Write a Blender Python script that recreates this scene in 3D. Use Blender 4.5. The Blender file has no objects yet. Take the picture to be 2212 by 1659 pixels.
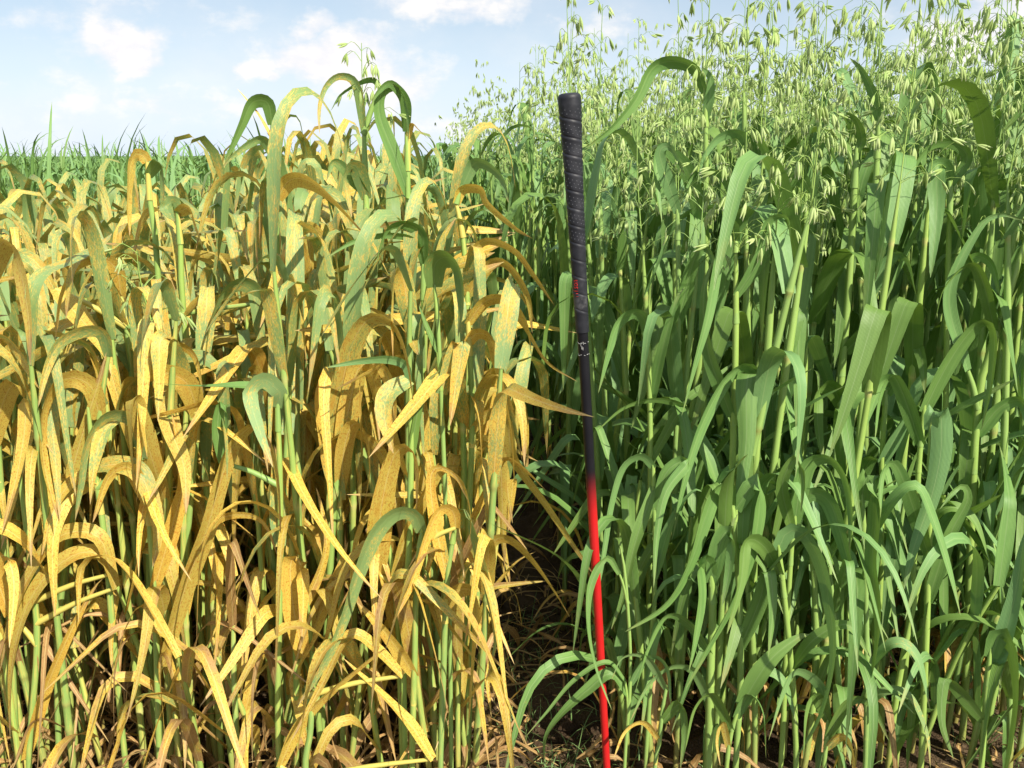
import bpy, math, random
import numpy as np
from mathutils import Vector, Matrix

R = random.Random(11)
NR = np.random.default_rng(5)
SC = bpy.context.scene
COL = SC.collection
PI = math.pi
rad = math.radians

# ------------------------------------------------------------------ camera
CAM_H, PITCH, FPX = 0.90, rad(13.3), 2080.0
cam_d = bpy.data.cameras.new('camera'); cam = bpy.data.objects.new('camera', cam_d); COL.objects.link(cam)
cam.location = (0, 0, CAM_H); cam.rotation_euler = (PI/2 - PITCH, 0, 0)
cam_d.sensor_width = 36.0; cam_d.lens = 36.0*FPX/2212.0
cam_d.clip_start = 0.02; cam_d.clip_end = 2000
SC.camera = cam

# ------------------------------------------------------------------ light
SUN_EL, SUN_AZ = 41.0, 36.0        # azimuth measured from straight behind the camera, to the right
sdir = Vector((math.sin(rad(SUN_AZ))*math.cos(rad(SUN_EL)), -math.cos(rad(SUN_AZ))*math.cos(rad(SUN_EL)), math.sin(rad(SUN_EL))))
sun_d = bpy.data.lights.new('sun', 'SUN'); sun = bpy.data.objects.new('sun', sun_d); COL.objects.link(sun)
sun.rotation_euler = (-sdir).to_track_quat('-Z', 'Y').to_euler()
sun.location = (3, -3, 6)
sun_d.energy = 5.0; sun_d.angle = rad(0.53); sun_d.color = (1.0, 0.93, 0.80)
SC.view_settings.view_transform = 'Standard'; SC.view_settings.look = 'None'
SC.view_settings.gamma = 1.0; SC.view_settings.use_curve_mapping = False
SC.view_settings.exposure = 0.55
SC.cycles.diffuse_bounces = 2; SC.cycles.transmission_bounces = 3; SC.cycles.glossy_bounces = 2

# ------------------------------------------------------------------ node helper
class NT:
    def __init__(s, tree): s.t = tree; s.n = tree.nodes; s.l = tree.links
    def add(s, typ, **kw):
        n = s.n.new(typ)
        for k, v in kw.items(): setattr(n, k, v)
        return n
    def put(s, sock, v):
        if isinstance(v, bpy.types.NodeSocket): s.l.new(v, sock)
        elif isinstance(v, (tuple, list)) and len(v) == 3 and sock.type == 'RGBA': sock.default_value = (*v, 1)
        else: sock.default_value = v
    def math(s, op, a, b=None, c=None, clamp=False):
        n = s.add('ShaderNodeMath', operation=op, use_clamp=clamp)
        s.put(n.inputs[0], a)
        if b is not None: s.put(n.inputs[1], b)
        if c is not None: s.put(n.inputs[2], c)
        return n.outputs[0]
    def mix(s, f, a, b, blend='MIX'):
        n = s.add('ShaderNodeMix', data_type='RGBA', blend_type=blend)
        s.put(n.inputs[0], f); s.put(n.inputs[6], a); s.put(n.inputs[7], b)
        return n.outputs[2]
    def smooth(s, v, a, b, lo=0.0, hi=1.0):
        n = s.add('ShaderNodeMapRange', interpolation_type='SMOOTHSTEP')
        s.put(n.inputs[0], v); s.put(n.inputs[1], a); s.put(n.inputs[2], b); s.put(n.inputs[3], lo); s.put(n.inputs[4], hi)
        return n.outputs[0]
    def xyz(s, x, y, z):
        n = s.add('ShaderNodeCombineXYZ'); s.put(n.inputs[0], x); s.put(n.inputs[1], y); s.put(n.inputs[2], z)
        return n.outputs[0]
    def sep(s, v):
        n = s.add('ShaderNodeSeparateXYZ'); s.put(n.inputs[0], v); return n.outputs
    def noise(s, vec, scale, detail=3, rough=0.55, lac=2.0):
        n = s.add('ShaderNodeTexNoise'); s.put(n.inputs['Vector'], vec)
        n.inputs['Scale'].default_value = scale; n.inputs['Detail'].default_value = detail
        n.inputs['Roughness'].default_value = rough; n.inputs['Lacunarity'].default_value = lac
        return n.outputs[0]

def px_az_el(px, py):
    f = Vector((0, math.cos(PITCH), -math.sin(PITCH))); u = Vector((0, math.sin(PITCH), math.cos(PITCH)))
    d = (f + Vector((1, 0, 0))*((px-1106)/FPX) + u*((829.5-py)/FPX)).normalized()
    return math.atan2(d.x, d.y), math.asin(d.z)

# ------------------------------------------------------------------ sky
world = bpy.data.worlds.new('World'); SC.world = world; world.use_nodes = True
w = NT(world.node_tree); w.n.clear()
sky = w.add('ShaderNodeTexSky', sky_type='NISHITA', sun_disc=False)
sky.sun_elevation = rad(SUN_EL); sky.sun_rotation = math.atan2(sdir.x, sdir.y)
sky.air_density = 1.0; sky.dust_density = 1.2; sky.ozone_density = 1.0
tc = w.add('ShaderNodeTexCoord')
x, y, z = w.sep(tc.outputs['Generated'])
az = w.math('ARCTAN2', x, y); el = w.math('ARCSINE', z)
vec = w.xyz(w.math('MULTIPLY', az, 1.0), w.math('MULTIPLY', el, 1.55), 0.0)
n_fine = w.noise(vec, 17.0, 8, 0.6)
n_mid = w.noise(vec, 5.5, 5, 0.55)
n_big = w.noise(vec, 2.2, 3, 0.5)
# cumulus heaps: real directions in the sky, (px, py, half width, half height, weight)
CLOUDS = [(248, 92, 80, 62, 1.0), (270, 140, 45, 36, .9), (715, 128, 135, 62, 0.95), (850, 175, 120, 60, .72), (680, 48, 34, 34, .75),
          (560, 150, 42, 28, .8), (985, 18, 190, 42, .7), (90, 22, 110, 60, .5), (355, 228, 110, 40, .55),
          (160, 245, 150, 52, .45), (515, 222, 80, 38, .55), (2170, 60, 150, 90, .95), (1205, 72, 60, 45, .5),
          (980, 270, 150, 46, .42), (1420, 60, 170, 50, .5), (1850, 40, 150, 60, .5), (620, 275, 170, 40, .35)]
wx = w.math('MULTIPLY', w.math('SUBTRACT', w.noise(vec, 11.0, 4, 0.6), 0.5), 0.10)
wy = w.math('MULTIPLY', w.math('SUBTRACT', w.noise(w.xyz(w.math('ADD', az, 7.3), el, 2.0), 13.0, 4, 0.6), 0.5), 0.07)
az_w = w.math('ADD', az, wx); el_w = w.math('ADD', el, wy)
acc = None
for (px, py, rx, ry, wt) in CLOUDS:
    a0, e0 = px_az_el(px, py)
    dx = w.math('MULTIPLY', w.math('SUBTRACT', az_w, a0), FPX/rx)
    dy = w.math('MULTIPLY', w.math('SUBTRACT', el_w, e0), FPX/ry)
    r2 = w.math('ADD', w.math('MULTIPLY', dx, dx), w.math('MULTIPLY', dy, dy))
    g = w.math('MULTIPLY', w.math('EXPONENT', w.math('MULTIPLY', r2, -0.8)), wt)
    acc = g if acc is None else w.math('MAXIMUM', acc, g)
# the rest of the dome carries the same broken cumulus
rest = w.math('MULTIPLY', w.smooth(n_big, 0.52, 0.70), 0.55)
acc = w.math('MAXIMUM', acc, rest)
dens = w.math('ADD', acc, w.math('MULTIPLY', w.math('SUBTRACT', n_fine, 0.5), 1.45))
dens = w.math('ADD', dens, w.math('MULTIPLY', w.math('SUBTRACT', n_mid, 0.5), 0.6))
mask = w.smooth(dens, 0.20, 0.86)
veil = w.math('MULTIPLY', w.smooth(n_mid, 0.38, 0.72), 0.35)
mask = w.math('MAXIMUM', mask, veil)
low = w.smooth(el, 0.0, 0.16, 0.42, 0.0)         # thin haze that whitens the sky near the horizon
skycol = w.mix(w.math('ADD', low, 0.34), sky.outputs[0], (8.3, 9.7, 11.6))
shade = w.mix(w.smooth(n_fine, 0.40, 0.62), (8.6, 8.6, 8.95), (10.0, 9.55, 9.15))
col = w.mix(mask, skycol, shade)
bg = w.add('ShaderNodeBackground'); w.put(bg.inputs[0], col); bg.inputs[1].default_value = 0.076
out = w.add('ShaderNodeOutputWorld'); w.l.new(bg.outputs[0], out.inputs[0])

# ------------------------------------------------------------------ materials
def new_mat(name):
    m = bpy.data.materials.new(name); m.use_nodes = True
    t = NT(m.node_tree); t.n.clear()
    o = t.add('ShaderNodeOutputMaterial')
    return m, t, o

def principled(t, col, rough=0.5, spec=0.5, normal=None, **kw):
    b = t.add('ShaderNodeBsdfPrincipled')
    t.put(b.inputs['Base Color'], col); t.put(b.inputs['Roughness'], rough)
    t.put(b.inputs['Specular IOR Level'], spec)
    for k, v in kw.items(): t.put(b.inputs[k], v)
    if normal is not None: t.put(b.inputs['Normal'], normal)
    return b

def bump(t, h, strength=0.3, dist=0.001):
    n = t.add('ShaderNodeBump'); t.put(n.inputs['Height'], h)
    n.inputs['Strength'].default_value = strength; n.inputs['Distance'].default_value = dist
    return n.outputs[0]

def leaf_material():
    """One blade material. 'tint' (mesh colour) x object colour: R rust, G dryness, B seed. UV in metres across / along, UV 'span' = 0..1."""
    m, t, o = new_mat('oat_blade')
    uv = t.add('ShaderNodeUVMap', uv_map='blade'); sp = t.add('ShaderNodeUVMap', uv_map='span')
    at = t.add('ShaderNodeAttribute', attribute_name='tint'); oi = t.add('ShaderNodeObjectInfo')
    ar = t.add('ShaderNodeSeparateColor'); t.put(ar.inputs[0], at.outputs[0])
    br = t.add('ShaderNodeSeparateColor'); t.put(br.inputs[0], oi.outputs['Color'])
    rust = t.math('MULTIPLY', ar.outputs[0], br.outputs[0])
    dry = t.math('MULTIPLY', ar.outputs[1], br.outputs[1])
    seed = t.math('FRACT', t.math('ADD', t.math('MULTIPLY', ar.outputs[2], 7.13), oi.outputs['Random']))
    u, v, _ = t.sep(uv.outputs[0]); su, sv, _ = t.sep(sp.outputs[0])
    off = t.math('MULTIPLY', seed, 37.0)
    streak = t.noise(t.xyz(t.math('MULTIPLY', u, 900.0), t.math('MULTIPLY', v, 210.0), off), 1.0, 3, 0.65)
    fleck = t.noise(t.xyz(t.math('MULTIPLY', u, 950.0), t.math('MULTIPLY', v, 330.0), t.math('ADD', off, 5)), 1.0, 2, 0.6)
    cloud = t.noise(t.xyz(t.math('MULTIPLY', u, 90.0), t.math('MULTIPLY', v, 22.0), t.math('ADD', off, 11)), 1.0, 3, 0.5)
    vein = t.math('SINE', t.math('MULTIPLY', u, 2*PI/0.0015))
    # green tissue
    lines = t.noise(t.xyz(t.math('MULTIPLY', u, 420.0), t.math('MULTIPLY', v, 7.0), t.math('ADD', off, 19)), 1.0, 2, 0.5)
    g = t.mix(cloud, (0.135, 0.275, 0.066), (0.215, 0.380, 0.090))
    g = t.mix(t.math('MULTIPLY', t.smooth(lines, 0.42, 0.62), 0.45), g, (0.085, 0.195, 0.048))
    g = t.mix(t.math('MULTIPLY', t.smooth(seed, 0.5, 1.0), 0.6), g, (0.165, 0.305, 0.130))
    g = t.mix(t.math('MULTIPLY', t.smooth(seed, 0.42, 0.0), 0.5), g, (0.215, 0.345, 0.055))
    g = t.mix(t.math('MULTIPLY', t.smooth(vein, 0.5, 1.0), 0.22), g, (0.22, 0.36, 0.14))
    g = t.mix(t.math('MULTIPLY', t.smooth(rust, 0.08, 0.35), 0.55), g, (0.27, 0.36, 0.145))
    # rusted tissue
    yel = t.mix(cloud, (0.68, 0.495, 0.070), (0.77, 0.60, 0.135))
    yel = t.mix(t.math('MULTIPLY', t.smooth(lines, 0.45, 0.62), 0.35), yel, (0.50, 0.36, 0.07))
    yel = t.mix(t.math('MULTIPLY', t.smooth(seed, 0.7, 1.0), 0.6), yel, (0.66, 0.42, 0.07))
    yel = t.mix(t.math('MULTIPLY', t.smooth(seed, 0.45, 0.0), 0.6), yel, (0.58, 0.51, 0.11))
    yel = t.mix(t.math('MULTIPLY', t.smooth(fleck, 0.53, 0.63), 0.85), yel, (0.44, 0.15, 0.02))
    yel = t.mix(t.math('MULTIPLY', t.smooth(fleck, 0.40, 0.30), 0.6), yel, (0.36, 0.36, 0.10))
    yel = t.mix(t.math('MULTIPLY', t.smooth(cloud, 0.54, 0.70), 0.5), yel, (0.62, 0.32, 0.04))
    lvl = t.math('ADD', rust, t.math('MULTIPLY', t.math('SUBTRACT', streak, 0.5), 1.1))
    lvl = t.math('ADD', lvl, t.math('MULTIPLY', t.math('SUBTRACT', cloud, 0.5), 0.8))
    lvl = t.math('ADD', lvl, t.math('MULTIPLY', t.math('SUBTRACT', sv, 0.45), t.math('MULTIPLY', rust, 0.5)))
    rm = t.math('MULTIPLY', t.smooth(lvl, 0.30, 0.66), t.smooth(rust, 0.02, 0.12))
    c = t.mix(rm, g, yel)
    # dry tissue, from the tip down
    d = t.mix(cloud, (0.30, 0.145, 0.045), (0.55, 0.36, 0.15))
    d = t.mix(t.smooth(streak, 0.55, 0.68), d, (0.17, 0.075, 0.025))
    tip = t.math('MULTIPLY', t.smooth(t.math('ADD', sv, t.math('MULTIPLY', cloud, 0.42)), 1.05, 1.20), t.smooth(rust, -0.2, 0.5))
    dl = t.math('ADD', dry, t.math('MULTIPLY', t.math('SUBTRACT', cloud, 0.5), 0.9))
    dm = t.math('MAXIMUM', t.math('MULTIPLY', t.smooth(dl, 0.40, 0.66), t.smooth(dry, 0.02, 0.15)), tip)
    c = t.mix(dm, c, d)
    # pale midrib
    mid = t.smooth(t.math('ABSOLUTE', u), 0.0002, 0.0009, 0.45, 0.0)
    c = t.mix(mid, c, t.mix(rm, (0.30, 0.42, 0.17), (0.80, 0.66, 0.28)))
    br_ = t.smooth(seed, 0.0, 1.0, 0.84, 1.12)
    hs = t.add('ShaderNodeHueSaturation'); t.put(hs.inputs['Value'], br_); t.put(hs.inputs['Color'], c)
    c = hs.outputs[0]
    hgt = t.math('ADD', t.math('MULTIPLY', vein, 0.5), t.math('MULTIPLY', fleck, 0.8))
    nrm = bump(t, hgt, 0.35, 0.0006)
    p = principled(t, c, t.smooth(cloud, 0.3, 0.7, 0.42, 0.60), 0.42, nrm)
    tr = t.add('ShaderNodeBsdfTranslucent')
    t.put(tr.inputs[0], t.mix(0.5, c, t.mix(rm, (0.26, 0.42, 0.02), (0.85, 0.60, 0.10))))
    ms = t.add('ShaderNodeMixShader'); ms.inputs[0].default_value = 0.22
    t.l.new(p.outputs[0], ms.inputs[1]); t.l.new(tr.outputs[0], ms.inputs[2]); t.l.new(ms.outputs[0], o.inputs[0])
    return m

def stem_material():
    m, t, o = new_mat('oat_stem')
    uv = t.add('ShaderNodeUVMap', uv_map='blade')
    at = t.add('ShaderNodeAttribute', attribute_name='tint'); oi = t.add('ShaderNodeObjectInfo')
    ar = t.add('ShaderNodeSeparateColor'); t.put(ar.inputs[0], at.outputs[0])
    br = t.add('ShaderNodeSeparateColor'); t.put(br.inputs[0], oi.outputs['Color'])
    rust = t.math('MULTIPLY', ar.outputs[0], br.outputs[0])
    seed = t.math('FRACT', t.math('ADD', t.math('MULTIPLY', ar.outputs[2], 7.13), oi.outputs['Random']))
    u, v, _ = t.sep(uv.outputs[0])
    off = t.math('MULTIPLY', seed, 31.0)
    st = t.noise(t.xyz(t.math('MULTIPLY', u, 500.0), t.math('MULTIPLY', v, 26.0), off), 1.0, 3, 0.6)
    g = t.mix(st, (0.22, 0.36, 0.065), (0.37, 0.50, 0.125))
    g = t.mix(t.math('MULTIPLY', seed, 0.5), g, (0.17, 0.31, 0.11))
    yv = t.mix(st, (0.50, 0.50, 0.12), (0.58, 0.45, 0.10))
    f = t.smooth(t.math('ADD', rust, t.math('MULTIPLY', t.math('SUBTRACT', st, 0.5), 1.0)), 0.35, 0.75)
    c = t.mix(f, g, yv)
    # dry sheaths close to the soil (they are brown whatever the light)
    sp = t.add('ShaderNodeUVMap', uv_map='span'); _, nv, _ = t.sep(sp.outputs[0])
    c = t.mix(t.math('MULTIPLY', nv, .75), c, t.mix(seed, (0.62, 0.58, 0.22), (0.20, 0.22, 0.05)))
    dryf = t.math('MULTIPLY', t.smooth(t.math('ADD', v, t.math('MULTIPLY', st, 0.10)), 0.17, 0.05), 0.7)
    c = t.mix(dryf, c, (0.30, 0.19, 0.06))
    p = principled(t, c, 0.45, 0.4, bump(t, st, 0.25, 0.0008))
    p.inputs['Subsurface Weight'].default_value = 0.0
    t.l.new(p.outputs[0], o.inputs[0])
    return m

def spikelet_material():
    m, t, o = new_mat('oat_spikelet')
    uv = t.add('ShaderNodeUVMap', uv_map='blade')
    oi = t.add('ShaderNodeObjectInfo'); at = t.add('ShaderNodeAttribute', attribute_name='tint')
    ar = t.add('ShaderNodeSeparateColor'); t.put(ar.inputs[0], at.outputs[0])
    seed = t.math('FRACT', t.math('ADD', t.math('MULTIPLY', ar.outputs[2], 7.13), oi.outputs['Random']))
    u, v, _ = t.sep(uv.outputs[0])
    c = t.mix(seed, (0.33, 0.49, 0.12), (0.50, 0.63, 0.24))
    line = t.smooth(t.math('SINE', t.math('MULTIPLY', u, 2*PI*3)), 0.2, 1.0)
    c = t.mix(t.math('MULTIPLY', line, 0.45), c, (0.68, 0.74, 0.36))
    c = t.mix(t.math('MULTIPLY', t.smooth(v, 0.72, 1.0), 0.75), c, (0.85, 0.83, 0.60))
    p = principled(t, c, 0.5, 0.4)
    tr = t.add('ShaderNodeBsdfTranslucent'); t.put(tr.inputs[0], t.mix(0.5, c, (0.55, 0.65, 0.12)))
    ms = t.add('ShaderNodeMixShader'); ms.inputs[0].default_value = 0.3
    t.l.new(p.outputs[0], ms.inputs[1]); t.l.new(tr.outputs[0], ms.inputs[2]); t.l.new(ms.outputs[0], o.inputs[0])
    return m

def soil_material():
    m, t, o = new_mat('field_soil')
    tcn = t.add('ShaderNodeTexCoord'); P = tcn.outputs['Object']
    a = t.noise(P, 9, 6, 0.6); b = t.noise(P, 70, 5, 0.65); c3 = t.noise(P, 320, 3, 0.6)
    c = t.mix(t.smooth(a, 0.35, 0.65), (0.060, 0.038, 0.022), (0.135, 0.092, 0.052))
    c = t.mix(t.math('MULTIPLY', t.smooth(b, 0.5, 0.7), 0.6), c, (0.19, 0.13, 0.07))
    c = t.mix(t.math('MULTIPLY', t.smooth(c3, 0.55, 0.7), 0.4), c, (0.06, 0.038, 0.02))
    h = t.math('ADD', t.math('MULTIPLY', b, 1.0), t.math('MULTIPLY', c3, 0.4))
    p = principled(t, c, 0.95, 0.15, bump(t, h, 0.9, 0.012))
    t.l.new(p.outputs[0], o.inputs[0])
    return m

def canopy_material():
    m, t, o = new_mat('far_crop')
    tcn = t.add('ShaderNodeTexCoord'); P = tcn.outputs['Object']
    a = t.noise(P, 1.2, 4, 0.6); b = t.noise(P, 14, 4, 0.6)
    c = t.mix(a, (0.060, 0.130, 0.040), (0.120, 0.215, 0.060))
    c = t.mix(t.smooth(b, 0.4, 0.7), c, (0.16, 0.27, 0.08))
    p = principled(t, c, 0.8, 0.2, bump(t, b, 1.0, 0.1))
    t.l.new(p.outputs[0], o.inputs[0])
    return m

M_LEAF, M_STEM, M_SPIK, M_SOIL, M_CAN = leaf_material(), stem_material(), spikelet_material(), soil_material(), canopy_material()

# ------------------------------------------------------------------ mesh chunks (numpy) : V, F(quads), uv per vertex, span per vertex, tint, material index
class Chunk:
    __slots__ = ('V', 'F', 'U', 'S', 'T', 'M')
    def __init__(s, V, F, U, S, T, M):
        s.V, s.F, s.U, s.S, s.T, s.M = V, F, U, S, T, M

def join(chunks):
    Vs, Fs, Us, Ss, Ts, Ms = [], [], [], [], [], []; o = 0
    for c in chunks:
        Vs.append(c.V); Fs.append(c.F + o); Us.append(c.U); Ss.append(c.S); Ts.append(c.T); Ms.append(c.M); o += len(c.V)
    return Chunk(np.concatenate(Vs), np.concatenate(Fs), np.concatenate(Us), np.concatenate(Ss), np.concatenate(Ts), np.concatenate(Ms))

MATS = [M_LEAF, M_STEM, M_SPIK]
def to_mesh(name, c, mats=None, smooth=True):
    me = bpy.data.meshes.new(name)
    nv, nf = len(c.V), len(c.F)
    me.vertices.add(nv); me.vertices.foreach_set('co', np.ascontiguousarray(c.V, np.float32).ravel())
    me.loops.add(nf*4); me.loops.foreach_set('vertex_index', np.ascontiguousarray(c.F, np.int32).ravel())
    me.polygons.add(nf); me.polygons.foreach_set('loop_start', np.arange(0, nf*4, 4, dtype=np.int32))
    try: me.polygons.foreach_set('loop_total', np.full(nf, 4, np.int32))
    except Exception: pass
    used = sorted(set(c.M.tolist()))
    for k in used: me.materials.append(MATS[k])
    lut = np.zeros(8, np.int32)
    for i, k in enumerate(used): lut[k] = i
    me.polygons.foreach_set('material_index', lut[c.M])
    me.polygons.foreach_set('use_smooth', np.full(nf, smooth))
    li = c.F.ravel()
    for nm, A in (('blade', c.U), ('span', c.S)):
        l = me.uv_layers.new(name=nm); l.data.foreach_set('uv', np.ascontiguousarray(A[li], np.float32).ravel())
    ca = me.color_attributes.new('tint', 'FLOAT_COLOR', 'POINT')
    ca.data.foreach_set('color', np.concatenate([c.T, np.ones((nv, 1))], 1).astype(np.float32).ravel())
    me.update(calc_edges=True); me.validate()
    return me

def norm(a): return a/np.maximum(np.linalg.norm(a, axis=-1, keepdims=True), 1e-9)

def ribbon(P, S, W, tint, keel=0.22, across=2, thick=False):
    """blade along centre line P (n,3), side vectors S (n,3), full widths W (n,)."""
    n = len(P)
    T = norm(np.gradient(P, axis=0))
    S = norm(S - T*np.sum(S*T, 1, keepdims=True))
    N = np.cross(T, S)
    seg = np.concatenate([[0], np.cumsum(np.linalg.norm(np.diff(P, axis=0), axis=1))])
    k = across+1
    q = np.linspace(-1, 1, k)
    V = P[:, None] + S[:, None]*(q[None, :, None]*W[:, None, None]*0.5) + N[:, None]*(np.abs(q)[None, :, None]*W[:, None, None]*0.5*keel)
    U = np.stack([q[None]*W[:, None]*0.5, np.repeat(seg[:, None], k, 1)], -1)
    Sp = np.stack([np.repeat(q[None]*.5+.5, n, 0), np.repeat((seg/seg[-1])[:, None], k, 1)], -1)
    i = np.arange(n-1)[:, None]*k + np.arange(k-1)[None]
    F = np.stack([i, i+1, i+1+k, i+k], -1).reshape(-1, 4)
    V = V.reshape(-1, 3)
    return Chunk(V, F, U.reshape(-1, 2), Sp.reshape(-1, 2), np.tile(np.array(tint, float), (len(V), 1)), np.zeros(len(F), np.int32))

def tube(P, Rr, tint, sides=6, mat=1):
    n = len(P)
    T = norm(np.gradient(P, axis=0))
    ref = np.array([1.0, 0.13, 0.07]) if abs(T[0][0]) < 0.8 else np.array([0.1, 1.0, 0.1])
    A = norm(np.cross(T, ref)); B = np.cross(T, A)
    seg = np.concatenate([[0], np.cumsum(np.linalg.norm(np.diff(P, axis=0), axis=1))])
    a = np.linspace(0, 2*PI, sides, endpoint=False)
    V = P[:, None] + (A[:, None]*np.cos(a)[None, :, None] + B[:, None]*np.sin(a)[None, :, None])*np.asarray(Rr)[:, None, None]
    i = np.arange(n-1)[:, None]*sides; j = np.arange(sides)[None]; j2 = (j+1) % sides
    F = np.stack([i+j, i+j2, i+j2+sides, i+j+sides], -1).reshape(-1, 4)
    U = np.stack([np.repeat(a[None]*0.003, n, 0), np.repeat(seg[:, None], sides, 1)], -1).reshape(-1, 2)
    V = V.reshape(-1, 3)
    return Chunk(V, F, U, U*0, np.tile(np.array(tint, float), (len(V), 1)), np.full(len(F), mat, np.int32))

def blade_width(s, peak=0.35, base=0.55):
    s = np.asarray(s)
    up = base + (1-base)*np.sin(np.clip(s/peak, 0, 1)*PI/2)
    dn = np.clip((1-s)/(1-peak), 0, 1)**0.75
    return np.where(s < peak, up, np.minimum(1, 0.05+dn*0.98)*np.clip((1-s)/0.05, 0.02, 1)**0.6)

# ------------------------------------------------------------------ procedural oat plants
def arch_leaf(base, azi, L, W, th0, th1, bend, bw, roll, drift, tint, n=14, across=2, keel=0.22, wav=0.0):
    s = np.linspace(0, 1, n)
    if int(tint[2]*1000) % 10 < 4 and n > 10: bw = bw*.35; s = np.sort(np.concatenate([np.linspace(0, 1, n-4), bend+bw*np.array([-.75, -.25, .25, .75])]))
    k = np.clip((s-bend+bw)/(2*bw), 0, 1); k = k*k*(3-2*k)
    th = th0 + (th1-th0)*k
    a = azi + drift*s
    T = np.stack([np.cos(th)*np.cos(a), np.cos(th)*np.sin(a), np.sin(th)], 1)
    P = base + np.concatenate([[[0, 0, 0]], np.cumsum((T[1:]+T[:-1])*0.5*L*np.diff(s)[:, None], 0)])
    S = np.stack([-np.sin(a), np.cos(a), 0*a], 1)
    Nn = np.cross(T, S)
    rl = roll*np.clip(s*1.3-0.1, 0, 1) + wav*np.sin(s*9)
    S = S*np.cos(rl)[:, None] + Nn*np.sin(rl)[:, None]
    jit = 1+(0.09 if tint[0] > .5 else .03)*np.sin(s*23+tint[2]*50)*np.sin(s*57+tint[2]*91)
    return ribbon(P, S, W*blade_width(s, 0.32, 0.6)*jit, tint, keel, across)

def spikelet_chunk(n_ring=4, sides=5, seed=0.3):
    """one hanging oat spikelet, origin at its stalk, hanging along -Z: two parted glumes and the white tipped floret between"""
    parts = []
    for s, ln, wd, ti in ((-1, 0.0225, 0.0023, 0.11), (1, 0.0245, 0.0025, 0.10)):
        q = np.linspace(0, 1, n_ring+1)
        r = wd*np.array([0.12, 0.85, 1.0, 0.62, 0.03]) if n_ring == 4 else wd*np.array([0.15, 1.0, 0.7, 0.03])
        P = np.stack([s*(0.0006+q*ln*math.sin(ti)), 0*q, -q*ln*math.cos(ti)], 1)
        c = tube(P, r, (0, 0, seed), sides, 2)
        c.U = np.stack([np.tile(np.linspace(0, 1, sides, endpoint=False), len(q)), np.repeat(q, sides)], 1)
        c.V[:, 1] *= 0.8
        parts.append(c)
    return join(parts)

def rot_to(zaxis, spin):
    z = zaxis/np.linalg.norm(zaxis)
    r = np.array([math.cos(spin), math.sin(spin), 0.1]); x = np.cross(r, z); x /= np.linalg.norm(x)
    y = np.cross(z, x); return np.stack([x, y, z], 1)

def panicle(rng, top, H=0.2, dens=1.0, low=False):
    """returns (stalk chunk, list of (position, 3x3 rotation, scale))"""
    parts, spk = [], []
    n = 7
    ax = np.stack([0.012*np.sin(np.linspace(0, 2, n))*rng.uniform(-1, 1), 0.012*np.linspace(0, 1, n)**2*rng.uniform(-1, 1), np.linspace(0, H, n)], 1)+top
    if not low: parts.append(tube(ax, np.linspace(0.0011, 0.0005, n), (0.1, 0, .3), 4))
    for wlev in range(7):
        f = (wlev+rng.uniform(-.3, .3)*(wlev > 0))/6.5
        p0 = np.array([np.interp(f*(n-1), range(n), ax[:, i]) for i in range(3)])
        nb = max(1, int(round((3.9-2.4*f)*dens+rng.uniform(-.5, .5))))
        for b in range(nb):
            a = rng.uniform(0, 2*PI); L = (0.100-0.06*f)*rng.uniform(.45, 1.2)
            up = rng.uniform(0.8, 2.0)
            d = np.array([math.cos(a), math.sin(a), up]); d /= np.linalg.norm(d)
            q = np.linspace(0, 1, 5)[:, None]
            P = p0 + d*L*q + np.array([0, 0, -1])*L*0.55*q**2.6
            if not low: parts.append(tube(P, np.linspace(.0006, .0004, 5), (0.1, 0, .3), 3))
            for ss, g in ((1.0, 1), (0.62, rng.random() < 0.55)):
                if not g: continue
                i = ss*4; p = np.array([np.interp(i, range(5), P[:, k]) for k in range(3)])
                out = np.array([math.cos(a), math.sin(a), 0])*rng.uniform(-.15, .7)+np.array([rng.gauss(0, .15), rng.gauss(0, .15), 0])
                z = -(np.array([0, 0, -1.0])+out)
                if rng.random() < 0.16: z = -(np.array([0, 0, -.3])+np.array([math.cos(a), math.sin(a), 0])*1.0)
                if ss < 1 and not low:
                    p2 = p+np.array([math.cos(a+1), math.sin(a+1), -.6])*0.01; parts.append(tube(np.stack([p, (p+p2)/2, p2]), [.0004]*3, (0.1, 0, .3), 3)); p = p2
                spk.append((p, rot_to(z, rng.uniform(0, 6.28)), rng.uniform(.66, .98)))
    for c_ in parts: c_.U = c_.U+np.array([0, .5])
    return (join(parts) if parts else None), spk

def stem_path(h, lean, la, n=9):
    q = np.linspace(0, 1, n)
    P = np.stack([lean*h*q**2*math.cos(la), lean*h*q**2*math.sin(la), h*q], 1)
    return P

def jointed(P, rr, zs, tint, sides):
    """stem with a swollen joint at every leaf and a sheath that is thickest just above it"""
    h = P[-1, 2]; zq = np.unique(np.concatenate([np.linspace(0, h, 9)]+[np.array([z-.008, z-.004, z, z+.004, z+.009]) for z in zs if .02 < z < h-.02]))
    zq = zq[(zq >= 0) & (zq <= h)]
    Q = np.stack([np.interp(zq, P[:, 2], P[:, i]) for i in range(3)], 1); Q[:, 2] = zq
    r = np.interp(zq, P[:, 2], rr); nm = np.zeros(len(zq))
    for z in zs: nm = np.maximum(nm, np.exp(-((zq-z)/.0045)**2))
    zs_ = np.array(sorted(zs)); k = np.searchsorted(zs_, zq)
    lo_ = np.where(k > 0, zs_[np.maximum(k-1, 0)], 0); up = np.clip((zq-lo_)/.13, 0, 1)
    r = r*(1.10-.22*up)*(1+.22*nm)
    c = tube(Q, r, tint, sides); c.S = np.stack([0*np.repeat(nm, sides), np.repeat(nm, sides)], 1)
    return c

def at_height(P, z): return np.array([np.interp(z, P[:, 2], P[:, i]) for i in range(3)])

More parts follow.
